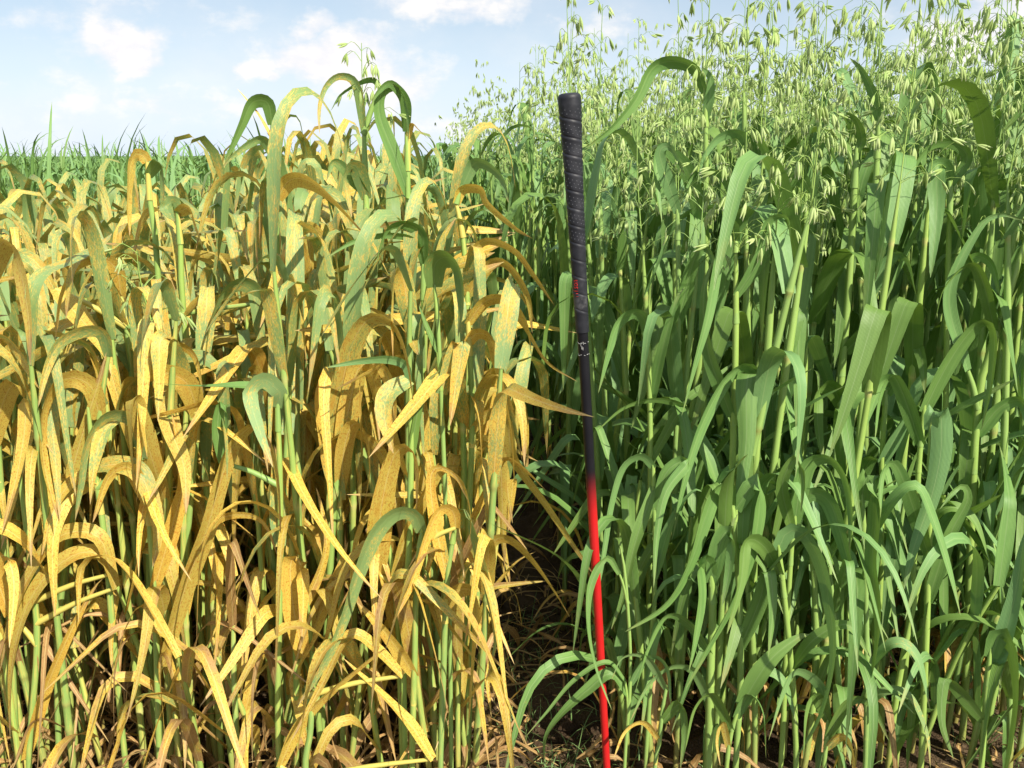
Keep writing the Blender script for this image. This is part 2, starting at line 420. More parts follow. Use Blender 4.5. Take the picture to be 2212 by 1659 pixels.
def make_plant(kind, seed, low=False):
    """kind: rusted / healthy / field. -> dict(stem=Chunk, leaves=[Chunk], panicle=..., spik=[...]) in plant space"""
    rng = random.Random(seed*977+hash(kind) % 1 + {'rusted': 1, 'healthy': 2, 'field': 3, 'tiller': 4, 'rusted_tiller': 5}[kind])
    ns = 8 if low else 15; ac = 1 if low else 2; sides = 4 if low else 7
    d = dict(leaves=[], panicle=None, spik=[], tints=[])
    az = rng.uniform(-.4, .4)
    if kind == 'rusted':
        h = rng.uniform(0.56, 0.66); P = stem_path(h, rng.uniform(0, .10), rng.uniform(0, 6.28))
        zs = [rng.uniform(.03, .07), rng.uniform(.08, .15), rng.uniform(.15, .24), rng.uniform(.26, .34), rng.uniform(.38, .45), rng.uniform(.49, .55), h]
        for i, z in enumerate(zs):
            a = az + i*PI + rng.uniform(-.7, .7)
            if i < 2:
                tint = (1.0, rng.uniform(.7, 1.0), rng.random()); L, W = rng.uniform(.13, .22), rng.uniform(.005, .010)
                lf = arch_leaf(at_height(P, z), a, L, W, rng.uniform(.5, 1.0), rng.uniform(-1.5, -.6), rng.uniform(.3, .6), .3, rng.uniform(-4, 4), rng.uniform(-1.6, 1.6), tint, ns, ac, .5, .3)
            else:
                rust = (1.05, 1.0, .92, .74, .54)[i-2]*rng.uniform(.72, 1.15)
                tint = (rust, (rng.choice([.45, .7, .9]) if i == 2 else rng.choice([.02, .02, .45]) if i == 3 else .02), rng.random()); L, W = rng.uniform(.20, .37), rng.uniform(.0145, .0265)*(.42 if i == 2 else .8 if i == 3 else 1)
                lf = arch_leaf(at_height(P, z), a, L, W, rng.uniform(1.2, 1.5), rng.choice([rng.uniform(-1.55, -1.1), rng.uniform(-1.55, -1.1), rng.uniform(-1.2, .3)]), rng.uniform(.24, .62), rng.uniform(.12, .40), rng.uniform(-1.7, 1.7), rng.uniform(-.8, .8), tint, ns, ac, rng.uniform(.1, .35), .08)
            d['leaves'].append(lf)
        rs = np.interp(P[:, 2]/h, [0, .15, .5, .9, 1], [.0040, .0050, .0046, .0042, .0028])
        d['stem'] = tube(P, rs, (.55, 0, rng.random()), sides) if low else jointed(P, rs, zs[:-1], (.55, 0, rng.random()), sides)
    elif kind == 'healthy':
        h = rng.uniform(0.80, 0.92); P = stem_path(h, rng.uniform(0, .08), rng.uniform(0, 6.28))
        zs = [rng.uniform(.03, .07), rng.uniform(.10, .17), rng.uniform(.22, .30), rng.uniform(.36, .45), rng.uniform(.54, .64), rng.uniform(.72, .84)]
        for i, z in enumerate(zs):
            a = az + i*PI + rng.uniform(-.7, .7)
            if i == 0:
                tint = (.9, rng.uniform(.2, .7), rng.random()); L, W = rng.uniform(.14, .24), rng.uniform(.007, .012)
            else:
                tint = (0.18 if i == 1 else 0.0, 0.0, rng.random()); L, W = rng.uniform(.27, .42), rng.uniform(.021, .033)
            lf = arch_leaf(at_height(P, z), a, L, W, rng.uniform(1.05, 1.42), rng.uniform(-1.52, -.9), rng.uniform(.34, .62), rng.uniform(.10, .34), rng.uniform(-.9, .9), rng.uniform(-.5, .5), tint, ns, ac, rng.uniform(.1, .35), .08)
            d['leaves'].append(lf)
        rs = np.interp(P[:, 2]/h, [0, .15, .5, .8, .97, 1], [.0044, .0052, .0052, .0050, .0038, .0014])
        d['stem'] = tube(P, rs, (.05, 0, rng.random()), sides) if low else jointed(P, rs, zs, (.05, 0, rng.random()), sides)
        d['panicle'], d['spik'] = panicle(rng, P[-1], rng.uniform(.19, .27), rng.uniform(.75, 1.1), low)
    elif kind == 'rusted_tiller':
        h = rng.uniform(0.20, 0.42); P = stem_path(h, rng.uniform(.03, .2), rng.uniform(0, 6.28))
        for i in range(7):
            z = h*(.05, .1, .18, .4, .62, .82, 1.0)[i]
            a = az + i*PI + rng.uniform(-.9, .9)
            if i < 3:
                tint = (1.0, rng.uniform(.65, 1.1), rng.random())
                lf = arch_leaf(at_height(P, z), a, rng.uniform(.12, .26), rng.uniform(.005, .012), rng.uniform(.5, 1.2), rng.uniform(-1.5, -.5), rng.uniform(.3, .6), .3, rng.uniform(-4, 4), rng.uniform(-1.8, 1.8), tint, ns, ac, .5, .3)
            else:
                tint = (rng.choice([1.1, 1.0, .9, .6]), rng.choice([.02, .35, .6]), rng.random())
                lf = arch_leaf(at_height(P, z), a, rng.uniform(.2, .36), rng.uniform(.013, .025), rng.uniform(.9, 1.4), rng.uniform(-1.5, -.6), rng.uniform(.28, .62), rng.uniform(.12, .36), rng.uniform(-1.5, 1.5), rng.uniform(-.8, .8), tint, ns, ac, rng.uniform(.1, .35), .1)
            d['leaves'].append(lf)
        d['stem'] = tube(P, np.interp(P[:, 2]/h, [0, .6, 1], [.0036, .0042, .0022]), (.5, 0, rng.random()), sides)
    elif kind == 'tiller':
        h = rng.uniform(0.22, 0.42); P = stem_path(h, rng.uniform(.05, .22), rng.uniform(0, 6.28))
        for i in range(5):
            z = h*(.12, .35, .6, .8, 1.0)[i]
            a = az + i*PI + rng.uniform(-.8, .8); up = i == 4 and rng.random() < .4
            tint = ((.95, rng.uniform(.2, .7), rng.random()) if i == 0 and rng.random() < .6 else (0.1*(i < 2), 0.0, rng.random()))
            lf = arch_leaf(at_height(P, z), a, rng.uniform(.2, .36), rng.uniform(.012, .023), rng.uniform(.9, 1.4), rng.uniform(-1.5, -.7) if not up else .6, rng.uniform(.35, .62), rng.uniform(.12, .36), rng.uniform(-1.1, 1.1), rng.uniform(-.6, .6), tint, ns, ac, rng.uniform(.1, .35), .1)
            d['leaves'].append(lf)
        d['stem'] = tube(P, np.interp(P[:, 2]/h, [0, .6, 1], [.0040, .0046, .0026]), (.08, 0, rng.random()), sides)
    else:
        h = rng.uniform(0.56, 0.66); P = stem_path(h, rng.uniform(0, .08), rng.uniform(0, 6.28), 4)
        for i in range(6):
            z = rng.uniform(.38, h) if i else h
            a = az + i*PI + rng.uniform(-.7, .7)
            lf = arch_leaf(at_height(P, z), a, rng.uniform(.18, .30), rng.uniform(.009, .016), rng.uniform(1.1, 1.5), rng.uniform(-1.4, .9 if i == 0 else -.5), rng.uniform(.4, .65), .3, rng.uniform(-.8, .8), rng.uniform(-.4, .4), (0.0, 0, rng.random()), 7, 1)
            d['leaves'].append(lf)
        d['stem'] = tube(P, [.003]*4, (.05, 0, rng.random()), 4)
    return d

SPK_HI, SPK_LO = spikelet_chunk(4, 6), spikelet_chunk(3, 3)

def xf(c, Mx, scale, loc, seedshift=0.0, tintmul=None):
    V = (c.V @ Mx.T)*scale + loc
    T = c.T.copy(); T[:, 2] = (T[:, 2]+seedshift) % 1
    if tintmul is not None: T[:, :2] *= tintmul
    return Chunk(V, c.F, c.U, c.S, T, c.M)

def plant_chunk(d, spk):
    parts = [d['stem']]+d['leaves']
    if d['panicle'] is not None: parts.append(d['panicle'])
    for i, (p, Rm, s) in enumerate(d['spik']): parts.append(xf(spk, Rm, s, p, (i*.37) % 1))
    return join(parts)

def link(name, data, parent=None, label=None, cat=None, group=None, kind=None):
    o = bpy.data.objects.new(name, data); COL.objects.link(o)
    if parent is not None: o.parent = parent
    if label: o['label'] = label
    if cat: o['category'] = cat
    if group: o['group'] = group
    if kind: o['kind'] = kind
    return o

# ------------------------------------------------------------------ soil: one sheet, fine near the camera, out to the horizon
def soil():
    xs = np.unique(np.concatenate([np.linspace(-1.6, 1.8, 230), np.sign(np.linspace(-1, 1, 60))*(np.abs(np.linspace(-1, 1, 60))**3*600+1.8)]))
    ys = np.unique(np.concatenate([np.linspace(0.2, 2.8, 190), 2.8+np.linspace(0, 1, 40)**3*900, 0.2-np.linspace(0, 1, 20)**3*60]))
    X, Y = np.meshgrid(xs, ys)
    Z = np.zeros_like(X)
    rr = np.random.default_rng(3)
    for k in range(90):
        fx, fy = rr.normal(0, 1, 2)*rr.choice([6, 14, 30, 60]); ph = rr.uniform(0, 6.28)
        amp = 0.028/max(6, math.hypot(fx, fy))**0.62
        Z += amp*np.sin(fx*X+fy*Y+ph)
    fall = np.clip(1.6-np.maximum(np.abs(X-.1)-1.2, 0)*2, 0, 1)*np.clip(1.8-np.maximum(Y-2.2, 0)*2, 0, 1)
    Z = np.clip(Z, -.03, .035)*np.minimum(fall, 1)
    global soil_z
    def soil_z(px, py):
        i = np.abs(xs-px).argmin(); j = np.abs(ys-py).argmin(); return float(Z[j, i])
    V = np.stack([X, Y, Z], -1).reshape(-1, 3)
    nx, ny = len(xs), len(ys)
    i = (np.arange(ny-1)[:, None]*nx+np.arange(nx-1)[None])
    F = np.stack([i, i+1, i+1+nx, i+nx], -1).reshape(-1, 4)
    me = bpy.data.meshes.new('ground'); me.from_pydata(V.tolist(), [], F.tolist()); me.materials.append(M_SOIL)
    me.polygons.foreach_set('use_smooth', np.ones(len(F), bool))
    link('ground', me, kind='structure')
soil()

def far_canopy():
    """standing crop beyond the plots, out to the horizon: a raised rough sheet with a front face"""
    ys = np.concatenate([[9.0, 9.02], 9.05+np.linspace(0, 1, 60)**2.6*500]); xs = np.sign(np.linspace(-1, 1, 160))*np.abs(np.linspace(-1, 1, 160))**1.8*450
    X, Y = np.meshgrid(xs, ys); rr = np.random.default_rng(9)
    Z = 0.79+rr.normal(0, .055, X.shape)+.05*np.sin(X*1.7)*np.sin(Y*.9); Z[0] = 0.02
    V = np.stack([X, Y, Z], -1).reshape(-1, 3); nx, ny = len(xs), len(ys)
    i = (np.arange(ny-1)[:, None]*nx+np.arange(nx-1)[None])
    F = np.stack([i, i+1, i+1+nx, i+nx], -1).reshape(-1, 4)
    me = bpy.data.meshes.new('crop_field'); me.from_pydata(V.tolist(), [], F.tolist()); me.materials.append(M_CAN)
    link('crop_field', me, label='distant green crop field running to the horizon', cat='crop field', kind='stuff')
far_canopy()

# ------------------------------------------------------------------ plant spots
def h_left(xx, yy):
    """rusted plot: crop is lower at the left and taller beside the alley"""
    return 0.84+0.17*min(1, max(0, (xx+0.75*yy*0.5+0.1)/0.55)) if True else 1

def spots(n, x0f, x1f, y0, y1, mind, seed, row=None):
    rng = random.Random(seed); pts = []; cell = {}
    tries = 0
    while len(pts) < n and tries < n*60:
        tries += 1
        yy = y0+(y1-y0)*rng.random()**1.0
        a, b = x0f(yy), x1f(yy); xx = rng.uniform(a, b)
        # weight by strip width
        if rng.random() > (b-a)/(x1f(y1)-x0f(y1)): continue
        if row:      # drilled rows run away from the camera
            sl = ALLEY*(yy-1.3); xx = sl+row[0]+round((xx-sl-row[0])/row[1])*row[1]+rng.gauss(0, row[2]*(1 if yy < 2 else 1.5))
            if not a <= xx <= b: continue
        k = (math.floor(xx/mind), math.floor(yy/mind)); ok = True
        for i in (-1, 0, 1):
            for j in (-1, 0, 1):
                for q in cell.get((k[0]+i, k[1]+j), ()):
                    if (q[0]-xx)**2+(q[1]-yy)**2 < mind*mind: ok = False
        if not ok: continue
        pts.append((xx, yy)); cell.setdefault(k, []).append((xx, yy))
    return sorted(pts, key=lambda p: math.hypot(p[0], p[1]))

ALLEY = -0.135
half = lambda yy, m=0.25: 0.535*yy*1.05+m
rust_pts = spots(1150, lambda y: -half(y), lambda y: -0.05-0.02*math.sin(y*9)+ALLEY*(y-1.3), 1.19, 3.0, 0.024, 21, (-.10, .195, .029))
heal_pts = spots(1000, lambda y: 0.155+0.02*math.sin(y*7)+ALLEY*(y-1.3), lambda y: half(y, .45), 1.22, 4.6, 0.027, 22, (.235, .17, .045))
field_pts = spots(2100, lambda y: -half(y, .4), lambda y: 0.07+ALLEY*(y-1.3) if y < 4.7 else half(y, .3), 3.12, 10.5, 0.045, 23)
infront = lambda p: abs(p[0]) < 0.54*p[1]+0.06
def split(pts, n):
    vis = [p for p in pts if infront(p)]; near = vis[:n]; s = set(near)
    return near, [p for p in pts if p not in s]

NVAR = 16
def protos(kind, n, low): return [make_plant(kind, 100+i, low) for i in range(n)]

GR_L = 'rusted yellow oat plants in the left plot'
GR_R = 'healthy green oat plants in the right plot'
N_HERO_L, N_HERO_R = 26, 25

def turn(rng, y):
    """the two-ranked leaves of most plants at the open front point out to the light"""
    return -PI/2+rng.gauss(.15, .55)+(PI if rng.random() < .5 else 0) if rng.random() < (.75 if y < 1.75 else .4) else rng.uniform(0, 6.28)

def copy_plant(src, loc, rz, tilt, sc, label, group, rng, rustmul):
    """src: list of (object, [sub objects]) under a root empty -> copies of the thing, its parts and sub-parts"""
    root, parts = src
    r = root.copy(); COL.objects.link(r); r.location = loc; r.rotation_euler = (tilt[0], tilt[1], rz); r.scale = (sc[0], sc[0], sc[1])
    r['label'] = label; r['group'] = group
    for p, subs in parts:
        c = p.copy(); COL.objects.link(c); c.parent = r
        c.color = (rustmul*rng.uniform(.82, 1.12), rng.uniform(.8, 1.1), 1, 1)
        for s in subs:
            q = s.copy(); COL.objects.link(q); q.parent = c
    return r

def build_proto_objects(kind, name, cat, d, spk_mesh, with_spk):
    root = bpy.data.objects.new(name, None); root.empty_display_size = 0.05
    root['category'] = cat
    parts = []
    st = bpy.data.objects.new('stem', to_mesh('stem', d['stem'])); parts.append((st, []))
    for lf in d['leaves']:
        parts.append((bpy.data.objects.new('leaf', to_mesh('leaf', lf)), []))
    if d['panicle'] is not None:
        if with_spk:
            pn = bpy.data.objects.new('panicle', to_mesh('panicle', d['panicle'])); subs = []
            for (p, Rm, s) in d['spik']:
                o = bpy.data.objects.new('spikelet', spk_mesh)
                o.matrix_local = Matrix.Translation(Vector(p)) @ Matrix(Rm.tolist()).to_4x4() @ Matrix.Scale(s, 4)
                subs.append(o)
            parts.append((pn, subs))
        else:
            ch = join([d['panicle']]+[xf(SPK_HI, Rm, s, p, (i*.37) % 1) for i, (p, Rm, s) in enumerate(d['spik'])])
            parts.append((bpy.data.objects.new('panicle', to_mesh('panicle', ch)), []))
    return root, parts

spk_mesh = to_mesh('spikelet', SPK_HI)

# ---- rusted plants: individuals
hi = protos('rusted', NVAR, False)
src = [build_proto_objects('rusted', 'rusted_oat_plant', 'oat plant', d, spk_mesh, True) for d in hi]
N_TL = 20
near, rest = split(rust_pts, 300-N_HERO_L-N_TL)
rng = random.Random(77)
def zone_left(p, rm, sc):
    q = 1106+p[0]/p[1]*FPX
    col = 'deep yellow' if rm > .93 else 'yellow and green mottled' if rm > .72 else 'mostly green mottled'
    if p[0]-ALLEY*(p[1]-1.3) > -.16: return f'{col} oat plant crowding the ' + ('front' if p[1] < 1.55 else 'far') + ' edge of the dark alley'
    side = 'at the far left' if q < 330 else 'left of centre' if q < 640 else 'in the tall clump' if q < 880 else 'near the alley'
    row = 'just behind the front row' if p[1] < 1.5 else 'in the middle rows' if p[1] < 2.0 else 'in the back rows'
    return f'{col} oat plant {row}, {side}'
def left_scale(p):
    # the crop is tallest in a clump left of the alley and drops away at its very edge
    q = 1106+p[0]/max(p[1], .1)*FPX
    return float(np.interp(q, [0, 450, 660, 880, 980, 1080], [1.02, 1.03, 1.17, 1.17, .97, .88]))
for p in near:
    s = left_scale(p)*rng.uniform(.88, 1.06); rm = rng.choice([1.1, 1.05, 1, .95, .85, .7])*(1 if 1106+p[0]/p[1]*FPX < 600 else .92)
    copy_plant(rng.choice(src), (p[0], p[1], soil_z(*p)-.004), turn(rng, p[1]) if p[0]-ALLEY*(p[1]-1.3) < -.16 or p[1] > 1.9 else -PI/2-.35+rng.gauss(0, .25)+(PI if rng.random() < .5 else 0), (rng.gauss(0, .05), rng.gauss(0, .05)), (rng.uniform(.92, 1.06), s), zone_left(p, rm, s), GR_L, rng, rm)
src_t = [build_proto_objects('rusted_tiller', 'rusted_oat_plant', 'oat plant', d, spk_mesh, False) for d in protos('rusted_tiller', 14, False)]
for p in sorted([q for q in spots(170, lambda y: -half(y, .05), lambda y: -.06, 1.15, 1.7, 0.03, 41, (-.11, .195, .045)) if infront(q)], key=lambda q: q[1])[:N_TL]:
    q = 1106+p[0]/p[1]*FPX
    zt = 'short yellow oat shoot with shrivelled foot leaves ' + ('beside the alley' if q > 850 else 'at the foot of the left middle rows' if q > 420 else 'low at the left end of the front')
    copy_plant(rng.choice(src_t), (p[0], p[1], soil_z(*p)-.004), turn(rng, p[1]), (rng.gauss(0, .07), rng.gauss(0, .07)), (rng.uniform(.95, 1.1), rng.uniform(.85, 1.15)), zt, GR_L, rng, 1.0)
lo = [plant_chunk(d, SPK_LO) for d in protos('rusted', 12, True)]
def scatter(name, chunks, pts, scf, label, cat, rng, rustf=None):
    out = []
    for p in pts:
        a = turn(rng, p[1]); s = scf(p)
        Mx = np.array(Matrix.Rotation(a, 3, 'Z') @ Matrix.Rotation(rng.gauss(0, .06), 3, 'X')) @ np.diag([1, 1, s])
        rm = rustf(p, rng) if rustf else 1.0
        out.append(xf(rng.choice(chunks), Mx, 1.0, np.array([p[0], p[1], -.004]), rng.random(), np.array([rm, 1.0])))
    c = join(out)
    return link(name, to_mesh(name, c), label=label, cat=cat, kind='stuff')
scatter('rusted_oat_crop', lo, rest, lambda p: left_scale(p)*rng.uniform(.85, 1.08), 'mass of rust-yellowed oats filling the back of the left plot', 'oat crop', rng,
        lambda p, r: r.uniform(.65, 1.1))

# ---- healthy plants
hi = protos('healthy', NVAR, False)
src_s = [build_proto_objects('healthy', 'green_oat_plant', 'oat plant', d, spk_mesh, True) for d in hi]
src_m = [(r, [(p, []) for p, s in ps[:-1]] + [(bpy.data.objects.new('panicle', to_mesh('panicle', join([d['panicle']]+[xf(SPK_HI, Rm, s, q, (i*.37) % 1) for i, (q, Rm, s) in enumerate(d['spik'])]))), [])]) for (r, ps), d in zip(src_s, hi)]
N_TILL = 75
near, rest = split(heal_pts, 300-N_HERO_R-N_TILL)
def zone_right(p, sc):
    q = 1106+p[0]/p[1]*FPX
    size = 'low' if sc < .9 else 'tall' if sc < 1.03 else 'very tall'
    side = 'behind the club' if q < 1380 else 'right of the club' if q < 1650 else 'right of the middle' if q < 1950 else 'near the right border'
    if p[0]-ALLEY*(p[1]-1.3) < 0.36 and p[1] > 1.6: return f'{size} green oat plant with nodding heads along the shaded alley side'
    row = 'just behind the front leaves' if p[1] < 1.5 else 'in the middle rows' if p[1] < 1.85 else 'in the back rows'
    return f'{size} green heading oat plant {row}, {side}'
def right_scale(p): return 1.01+0.06*min(1, max(0, p[0]/1.0))
for i, p in enumerate(near):
    s = right_scale(p)*rng.choice([rng.uniform(.90, .98), rng.uniform(.97, 1.07), rng.uniform(.97, 1.07)])
    if p[1] < 1.5: s *= rng.choice([.9, .82, .95, 1.0])
    copy_plant(rng.choice(src_s if i < 110 else src_m), (p[0], p[1], soil_z(*p)-.004), turn(rng, p[1]), (rng.gauss(0, .04), rng.gauss(0, .04)), (rng.uniform(.95, 1.08), s), zone_right(p, s), GR_R, rng, 1.0)
src_t = [build_proto_objects('tiller', 'green_oat_plant', 'oat plant', d, spk_mesh, False) for d in protos('tiller', 14, False)]
for p in sorted([q for q in spots(260, lambda y: 0.16, lambda y: half(y, .05), 1.17, 1.75, 0.05, 40) if infront(q)], key=lambda q: q[1])[:N_TILL]:
    zt = 'short leafy green oat shoot ' + ('beside the foot of the club' if p[0] < .3 else 'low in the middle of the right front' if p[0] < .5 else 'low at the right end of the front row')
    copy_plant(rng.choice(src_t), (p[0], p[1], soil_z(*p)-.004), turn(rng, p[1]), (rng.gauss(0, .06), rng.gauss(0, .06)), (rng.uniform(.95, 1.1), rng.uniform(.85, 1.15)), zt, GR_R, rng, 1.0)
lo = [plant_chunk(d, SPK_LO) for d in protos('healthy', 12, True)]
scatter('green_oat_crop', lo, rest, lambda p: right_scale(p)*rng.uniform(.90, 1.06), 'mass of heading green oats filling the back of the right plot', 'oat crop', rng)
lo = [plant_chunk(d, SPK_LO) for d in protos('field', 14, True)]
scatter('green_field_crop', lo, field_pts, lambda p: rng.uniform(1.06, 1.22)*(1.03 if p[1] < 4 else 1.06), 'dark green oats of the next plot behind the yellow plants', 'oat crop', rng)

# ------------------------------------------------------------------ points from the photograph put at a real distance
FWD = np.array([0, math.cos(PITCH), -math.sin(PITCH)]); UP = np.array([0, math.sin(PITCH), math.cos(PITCH)])
def at(px, py, dist):
    d = FWD + np.array([1, 0, 0])*((px-1106)/FPX) + UP*((829.5-py)/FPX)
    return np.array([0, 0, CAM_H]) + d*(dist/d[1])
def m_per_px(p): return float(np.dot(p-np.array([0, 0, CAM_H]), FWD))/FPX

def catmull(P, n):
    P = np.asarray(P, float)
    if len(P) == 2: P = np.stack([P[0], (P[0]*2+P[1])/3, (P[0]+P[1]*2)/3, P[1]])
    Q = np.concatenate([[2*P[0]-P[1]], P, [2*P[-1]-P[-2]]])
    out = []
    for i in range(len(P)-1):
        a, b, c, d = Q[i:i+4]
        for t in np.linspace(0, 1, 12, endpoint=False):
            out.append(.5*((2*b)+(-a+c)*t+(2*a-5*b+4*c-d)*t*t+(-a+3*b-3*c+d)*t**3))
    out.append(P[-1]); out = np.array(out)
    s = np.concatenate([[0], np.cumsum(np.linalg.norm(np.diff(out, axis=0), axis=1))])
    q = np.linspace(0, s[-1], n)
    return np.stack([np.interp(q, s, out[:, i]) for i in range(3)], 1)

hr = random.Random(4)
def hero_leaf(pts, wpx, dep, toward, rust, dry, roll):
    n = len(pts)
    P = []
    L = sum(math.dist(pts[i], pts[i+1]) for i in range(n-1))
    run = 0
    for i, (x_, y_) in enumerate(pts):
        if i: run += math.dist(pts[i-1], pts[i])
        P.append(at(x_, y_, dep - toward*(run/L)))
    P = catmull(P, 30)
    mp = m_per_px(P[len(P)//2])
    h = P[-1]-P[0]; h[2] = 0; h = h/max(np.linalg.norm(h), 1e-6)
    nat = np.cross(h, [0, 0, 1.0])
    T = norm(np.gradient(P, axis=0))
    view = norm(P-np.array([0, 0, CAM_H]))
    img = norm(np.cross(T, view))
    sg = np.sign(np.sum(img*nat, 1, keepdims=True)); sg[sg == 0] = 1
    # keep one side of the blade one side: align successive vectors
    S = img*0.68 + nat*0.62
    for i in range(len(S)):
        s1 = img[i]*0.68+nat*0.62; s2 = img[i]*0.68-nat*0.62
        if i == 0: S[i] = s1 if np.linalg.norm(s1) > np.linalg.norm(s2) else s2
        else: S[i] = s1 if abs(np.dot(norm(s1), norm(S[i-1]))) >= abs(np.dot(norm(s2), norm(S[i-1]))) else s2
        if i and np.dot(S[i], S[i-1]) < 0: S[i] = -S[i]
    for _ in range(3): S[1:-1] = (S[:-2]+S[1:-1]*2+S[2:])/4
    S = norm(S - T*np.sum(S*T, 1, keepdims=True)); N = np.cross(T, S)
    s = np.linspace(0, 1, len(P)); rl = roll*s + .12*np.sin(s*7+hr.uniform(0, 6))
    S = S*np.cos(rl)[:, None]+N*np.sin(rl)[:, None]
    W = wpx*mp*1.02*blade_width(s, .3, .6)
    return ribbon(P, S, W, (1, 1, hr.random()), hr.uniform(.1, .28), 4)

def hero(name, label, group, stem_px, dep, leaves, rust=1.0, dry=0.0, stem_w=14, top_panicle=None, stem_rust=.4, ground=True):
    """stem_px: from the lowest seen point up to the top; leaves: (points base>tip, width px, toward camera m, rust, dry, roll)"""
    P = [at(x_, y_, dep) for (x_, y_) in stem_px]
    if ground and P[0][2] > 0.01:
        g = P[0].copy(); g[2] = -0.01
        g[0] += (P[0][0]-P[1][0])*0.12
        P = [g]+P
    P = np.array(P); base = P[0].copy(); base[2] = soil_z(base[0], base[1])
    root = link(name, None, label=label, cat='oat plant', group=group); root.location = base; root.empty_display_size = .05
    C = catmull(P, 18); mp = m_per_px(P[-1]); q = np.linspace(0, 1, 18)
    rs = stem_w*mp*0.5*np.interp(q, [0, .5, .93, 1], [.95, 1.05, .9, .45])
    # leaf-sheath joints: a slight swelling at two nodes
    ch = tube(C-base, rs, (1, 0, hr.random()), 9)
    o = link('stem', to_mesh('stem', ch), root); o.color = (stem_rust, 1, 1, 1)
    for lf in leaves:
        pts, wpx = lf[0], lf[1]; tw = lf[2] if len(lf) > 2 else .06; ru = lf[3] if len(lf) > 3 else rust
        dr = lf[4] if len(lf) > 4 else dry; ro = lf[5] if len(lf) > 5 else hr.uniform(-.6, .6)
        # leave the stem from the nearest point of it a little below the first point
        b0 = at(pts[0][0], pts[0][1], dep)
        zt = b0[2]-0.035; j = int(np.argmin(np.abs(C[:, 2]-zt)+0.5*np.linalg.norm(C[:, :2]-b0[:2], axis=1)))
        c = hero_leaf(pts, wpx, dep, tw, ru, dr, ro)
        # sheath that wraps the stem and carries the blade
        S0 = C[j]; d0 = c.V.reshape(-1, 5, 3)[0, 2]
        if np.linalg.norm(S0-d0) > 0.004:
            mid = (S0+d0)/2+np.array([0, 0, .004])
            sh = tube(catmull([S0, mid, d0], 7), np.linspace(stem_w*mp*.56, stem_w*mp*.30, 7), (1, 0, hr.random()), 7)
            so = Chunk(sh.V-base, sh.F, sh.U+np.array([0, .4]), sh.S, sh.T, sh.M)
            c = join([Chunk(c.V-base, c.F, c.U, c.S, c.T, c.M), so])
        else: c = Chunk(c.V-base, c.F, c.U, c.S, c.T, c.M)
        lo_ = link('leaf', to_mesh('leaf', c), root); lo_.color = (ru, dr, 1, 1)
    if top_panicle:
        rg = random.Random(int(stem_px[-1][0])); pc, spk = panicle(rg, C[-1]-base, top_panicle, .7)
        pn = link('panicle', to_mesh('panicle', pc), root)
        for (p, Rm, s) in spk:
            q_ = link('spikelet', spk_mesh, pn); q_.matrix_local = Matrix.Translation(Vector(p)) @ Matrix(Rm.tolist()).to_4x4() @ Matrix.Scale(s, 4)
    return root

RL = 'rusted_oat_plant'; GP = 'green_oat_plant'
def HL(label, *a, **k):
    return hero(RL, label, GR_L, *a, **k)
def HR_(label, *a, **k):
    k.setdefault('rust', 0.0); k.setdefault('stem_rust', .08)
    return hero(GP, label, GR_R, *a, **k)
# ---- left plot, front plants (base > tip for every blade)
HL('oat plant at the far left edge with a broad deep yellow drooping blade', [(38, 1645), (20, 1300), (-8, 900), (-20, 600)], 1.20,
   [([(-20, 600), (0, 530), (22, 528), (45, 590), (62, 690), (66, 790)], 62, .12, 1.05, 0, .2), ([(-20, 760), (5, 730), (40, 760), (85, 840)], 40, .08, .62),
    ([(-30, 1000), (10, 860), (40, 830), (55, 900), (40, 1010), (5, 1150)], 46, .10, .95)])
HL('yellow oat plant left of the front with two arching orange blades near its foot', [(62, 1650), (80, 1400), (70, 1250), (40, 1000)], 1.16,
   [([(240, 1240), (220, 1170), (180, 1148), (120, 1165), (60, 1250), (25, 1340), (0, 1450)], 42, .02, 1.0, 0, .1), ([(250, 1270), (225, 1205), (170, 1195), (100, 1245), (50, 1330), (25, 1450), (22, 1600)], 40, .03, 1.0, 0, .2),
    ([(55, 1640), (95, 1500), (150, 1370), (200, 1275), (222, 1250)], 34, .0, 1.0, 0, .1), ([(20, 1330), (-10, 1230), (10, 1200), (30, 1260), (20, 1400)], 34, .08, 1.0)])
HL('front oat plant with a tall yellow blade arching left over a speckled one', [(128, 1650), (125, 1400), (150, 1150), (215, 905)], 1.20,
   [([(215, 905), (200, 840), (160, 816), (118, 835), (92, 900), (95, 1000), (125, 1120)], 46, .10, .92), ([(235, 770), (222, 722), (185, 714), (130, 740), (100, 800), (82, 880)], 34, .08, .45),
    ([(120, 1300), (150, 1050), (190, 900), (215, 820), (230, 760)], 36, .02, .75)])
HL('oat plant with a grey green folded blade hanging left of a bare green stem', [(262, 1560), (245, 1380), (228, 1180), (205, 1010), (190, 880)], 1.17,
   [([(310, 990), (296, 920), (262, 896), (222, 905), (190, 960), (176, 1040), (162, 1125)], 36, .06, .35, 0, .2), ([(262, 900), (225, 930), (205, 1000), (195, 1090)], 32, .1, .5),
    ([(205, 1010), (250, 1004), (300, 1022), (330, 1090), (342, 1150), (330, 1225)], 46, .04, .6, 0, .3), ([(212, 1040), (170, 1030), (120, 1090), (90, 1200)], 30, .04, 1.05, .1)])
HL('oat plant with thick green stem and a wide yellow blade slanting right', [(345, 1650), (338, 1400), (328, 1200), (318, 1090)], 1.17,
   [([(330, 1280), (360, 1180), (385, 1090), (395, 1040), (385, 960), (370, 890)], 44, .0, 1.0), ([(350, 1440), (400, 1270), (448, 1140), (470, 1060), (505, 960), (548, 918), (580, 945), (602, 1040), (608, 1190)], 46, .06, .95, 0, .2),
    ([(318, 1090), (290, 1020), (262, 1010), (230, 1040), (200, 1130)], 36, .04, .9)])
